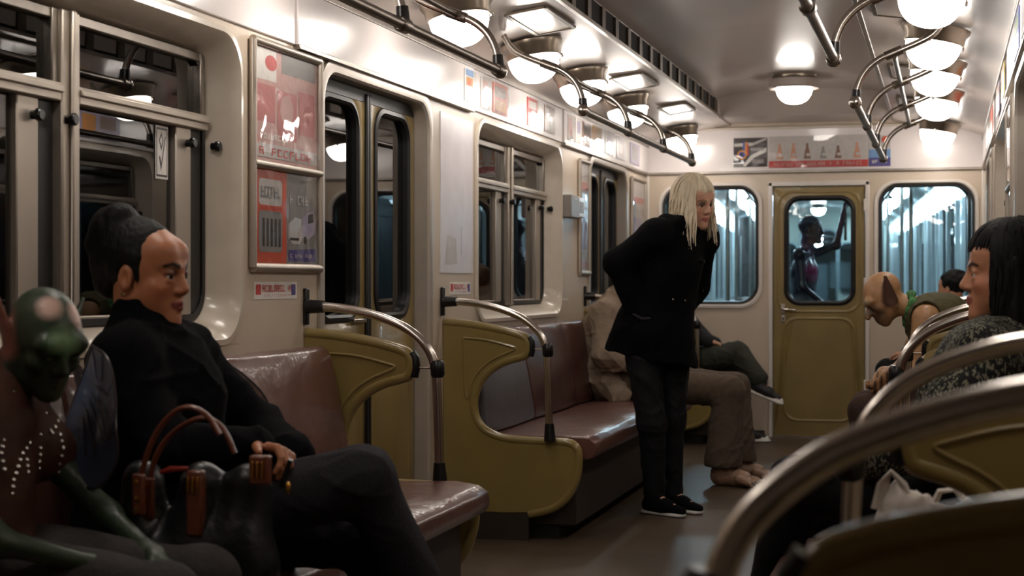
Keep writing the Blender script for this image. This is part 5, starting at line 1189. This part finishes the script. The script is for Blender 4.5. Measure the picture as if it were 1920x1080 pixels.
locks(mb, L, .0075); mb.build('hair_locks', 'hair_black', hair, smooth=True)
cb = Body(); torso(cb, j, .034, 1, 1.2)
for s in 'LR': arm(cb, j, s, .034, upto=.95)
cb.chain([np.array(q) for q in [(.20, 4.40, .995), (.10, 4.41, 1.0), (.04, 4.31, .975), (.085, 4.20, 1.0), (.19, 4.21, 1.0)]], [.046, .046, .044, .046, .046], .03)
sdf_obj('jacket', cb, .006, 'checked_wool', rt, disp=wrinkle(.006, 30, 51))
tb = Body(); leg(tb, j, 'L', .014); leg(tb, j, 'R', .014); tb.ell(j['pelvis'], (.15, .18, .12), None, .04); sdf_obj('trousers', tb, .007, 'black_jeans', rt, disp=wrinkle(.004, 34, 52))
for s, D in (('L', (-.8, .1, -.5)), ('R', (-1, 0, 0))):
    fb = Body(); foot_shape(fb, j['a'+s], D, 1.06); sdf_obj('shoe', fb, .008, 'black_plastic', rt)
set_origin(rt)

# --- her white bag
mat('white_cloth', (206, 198, 188), .7, var=.08, scale=12, bump=.3, bscale=40)
wb = empty('tote_bag', 'soft white bag with knotted handles on the seat behind the nearest right partition', 'bag')
bb = Body(); bb.cap((-.05, 3.34, .57), (.06, 3.36, .57), .105, .105, .06); bb.cap((-.08, 3.33, .60), (-.085, 3.32, .70), .085, .050, .06); bb.cap((.03, 3.34, .60), (.06, 3.34, .67), .09, .06, .06); bb.plane((0, 0, .475), (0, 0, -1), .01)
sdf_obj('pouch', bb, .006, 'white_cloth', wb, disp=folds(.012, 60, 61))
MB().tube([(-.125, 3.32, .70), (-.12, 3.31, .75), (-.105, 3.305, .775), (-.08, 3.31, .75), (-.065, 3.32, .70)], [.022, .014, .012, .014, .022], 8, flat=.5).build('handle', 'white_cloth', wb, smooth=True)
MB().tube([(-.03, 3.34, .69), (-.01, 3.335, .735), (.02, 3.335, .74), (.06, 3.34, .69)], [.018, .012, .012, .018], 8, flat=.5).build('handle', 'white_cloth', wb, smooth=True)
set_origin(wb)

# --- passenger on the right corner bench
m = mat('striped_knit', (30, 30, 32), .85); nt = m.node_tree; tc = nt.nodes.new('ShaderNodeTexCoord'); wv = nt.nodes.new('ShaderNodeTexWave'); wv.bands_direction = 'Z'; wv.inputs['Scale'].default_value = 9; wv.inputs['Distortion'].default_value = .6
nt.links.new(tc.outputs['Object'], wv.inputs['Vector']); r_ = nt.nodes.new('ShaderNodeValToRGB'); r_.color_ramp.interpolation = 'CONSTANT'; r_.color_ramp.elements[0].color = (*lin((22, 24, 34)), 1); r_.color_ramp.elements[1].position = .5; r_.color_ramp.elements[1].color = (*lin((224, 222, 220)), 1)
nt.links.new(wv.outputs[0], r_.inputs[0]); nt.links.new(r_.outputs[0], nt.nodes['Principled BSDF'].inputs['Base Color'])
rt = person('dark haired passenger in a striped top half hidden in the right corner')
j = J(pelvis=(.03, 11.62, .57), chest=(.06, 11.62, .84), neck=(.05, 11.62, 1.0), sL=(.03, 11.44, .95), sR=(.03, 11.80, .95), eL=(-.06, 11.42, .74), wL=(-.25, 11.50, .66), eR=(-.06, 11.82, .74), wR=(-.25, 11.72, .66), hL=(.0, 11.53, .57), kL=(-.40, 11.52, .54), aL=(-.40, 11.52, .11), hR=(.0, 11.72, .57), kR=(-.40, 11.72, .54), aR=(-.40, 11.72, .11))
H = Head((.045, 11.60, 1.125), (-1, .5, -.1), k=.98)
b = full_body(j, H, .008, [(j['wL'], (-.9, .2, -.1), (0, 0, -1), 1, (.4, .5, .4), .95), (j['wR'], (-.9, -.1, -.1), (0, 0, -1), -1, (.4, .5, .4), .95)], [(j['aL'], (-1, 0, 0), 1), (j['aR'], (-1, 0, 0), 1)]); sdf_obj('body', b, .008, 'skin', rt, (190, 140, 110), face_paint(H)); eyes(H, rt)
hb = Body(); hb.ell(H(0, -.03, .035), H.r(.090, .105, .094), H.R, .01); hb.ell(H(0, .10, -.04), H.r(.066, .066, .094), H.R, .012, True); sdf_obj('hair', hb, .008, 'hair_black', rt, disp=wrinkle(.004, 70, 3))
cb = Body(); torso(cb, j, .026); [arm(cb, j, s, .022, upto=.95) for s in 'LR']; cb.cap(j['neck'], j['neck']+V(0, 0, .02), .065, .06, .02); sdf_obj('top', cb, .008, 'striped_knit', rt, disp=wrinkle(.003, 30, 71))
tb = Body(); leg(tb, j, 'L', .012); leg(tb, j, 'R', .012); tb.ell(j['pelvis'], (.15, .17, .12), None, .04); sdf_obj('trousers', tb, .009, 'black_jeans', rt)
for s in 'LR': fb = Body(); foot_shape(fb, j['a'+s], (-1, 0, 0), 1.06); sdf_obj('shoe', fb, .01, 'black_plastic', rt)
set_origin(rt)

# --- armoured magenta figure standing beyond the end door
attr_mat('magenta_shell', .22, .1, 90, .7, 0, .15)
rt = person('dark figure with magenta armour and a raised arm behind the end door window')
j = J(pelvis=(-1.10, 13.15, .90), chest=(-1.11, 13.15, 1.22), neck=(-1.085, 13.15, 1.44), sR=(-1.13, 12.98, 1.38), sL=(-1.08, 13.32, 1.38), eR=(-1.10, 12.93, 1.12), wR=(-.93, 12.97, .98), eL=(-.86, 13.34, 1.46), wL=(-.80, 13.32, 1.72), hR=(-1.10, 13.07, .86), kR=(-1.08, 13.06, .47), aR=(-1.10, 13.06, .10), hL=(-1.10, 13.24, .86), kL=(-1.06, 13.25, .47), aL=(-1.09, 13.25, .10))
H = Head((-1.05, 13.15, 1.585), (1, -.25, 0), k=.98)
b = full_body(j, H, .006, [(j['wR'], (.8, 0, -.5), (0, 0, -1), 1, (.5, .6, .5), .95), (j['wL'], (.1, 0, 1), (1, 0, 0), 1, (.9, .9, .6), .95)], [(j['aR'], (1, -.2, 0), 1), (j['aL'], (1, -.1, 0), 1)], thin=.004)
b.ell((-1.075, 13.11, 1.25), (.075, .12, .09), None, .07)
pt = [(('ell', V(-1.02, 13.05, 1.25), V(.07, .14, .08), np.eye(3), None, .01, None, False), (150, 34, 88), .07), (('cap', H(0, -.03, -.06), V(-1.07, 13.1, 1.40), .05, .05, .01, None, False), (104, 46, 84), .06), (('ell', V(-1.08, 13.1, .98), V(.13, .18, .09), np.eye(3), None, .01, None, False), (110, 110, 116), .04), (('cap', V(-.84, 13.34, 1.50), V(-.80, 13.32, 1.75), .06, .06, .01, None, False), (96, 58, 66), .05)]
sdf_obj('body', b, .006, 'magenta_shell', rt, (44, 34, 50), pt); eyes(H, rt)
MB().tube([(-.785, 13.32, 1.50), (-.785, 13.32, 2.30)], .012, 8).build('held_strap', 'steel', rt, smooth=True)
set_origin(rt)
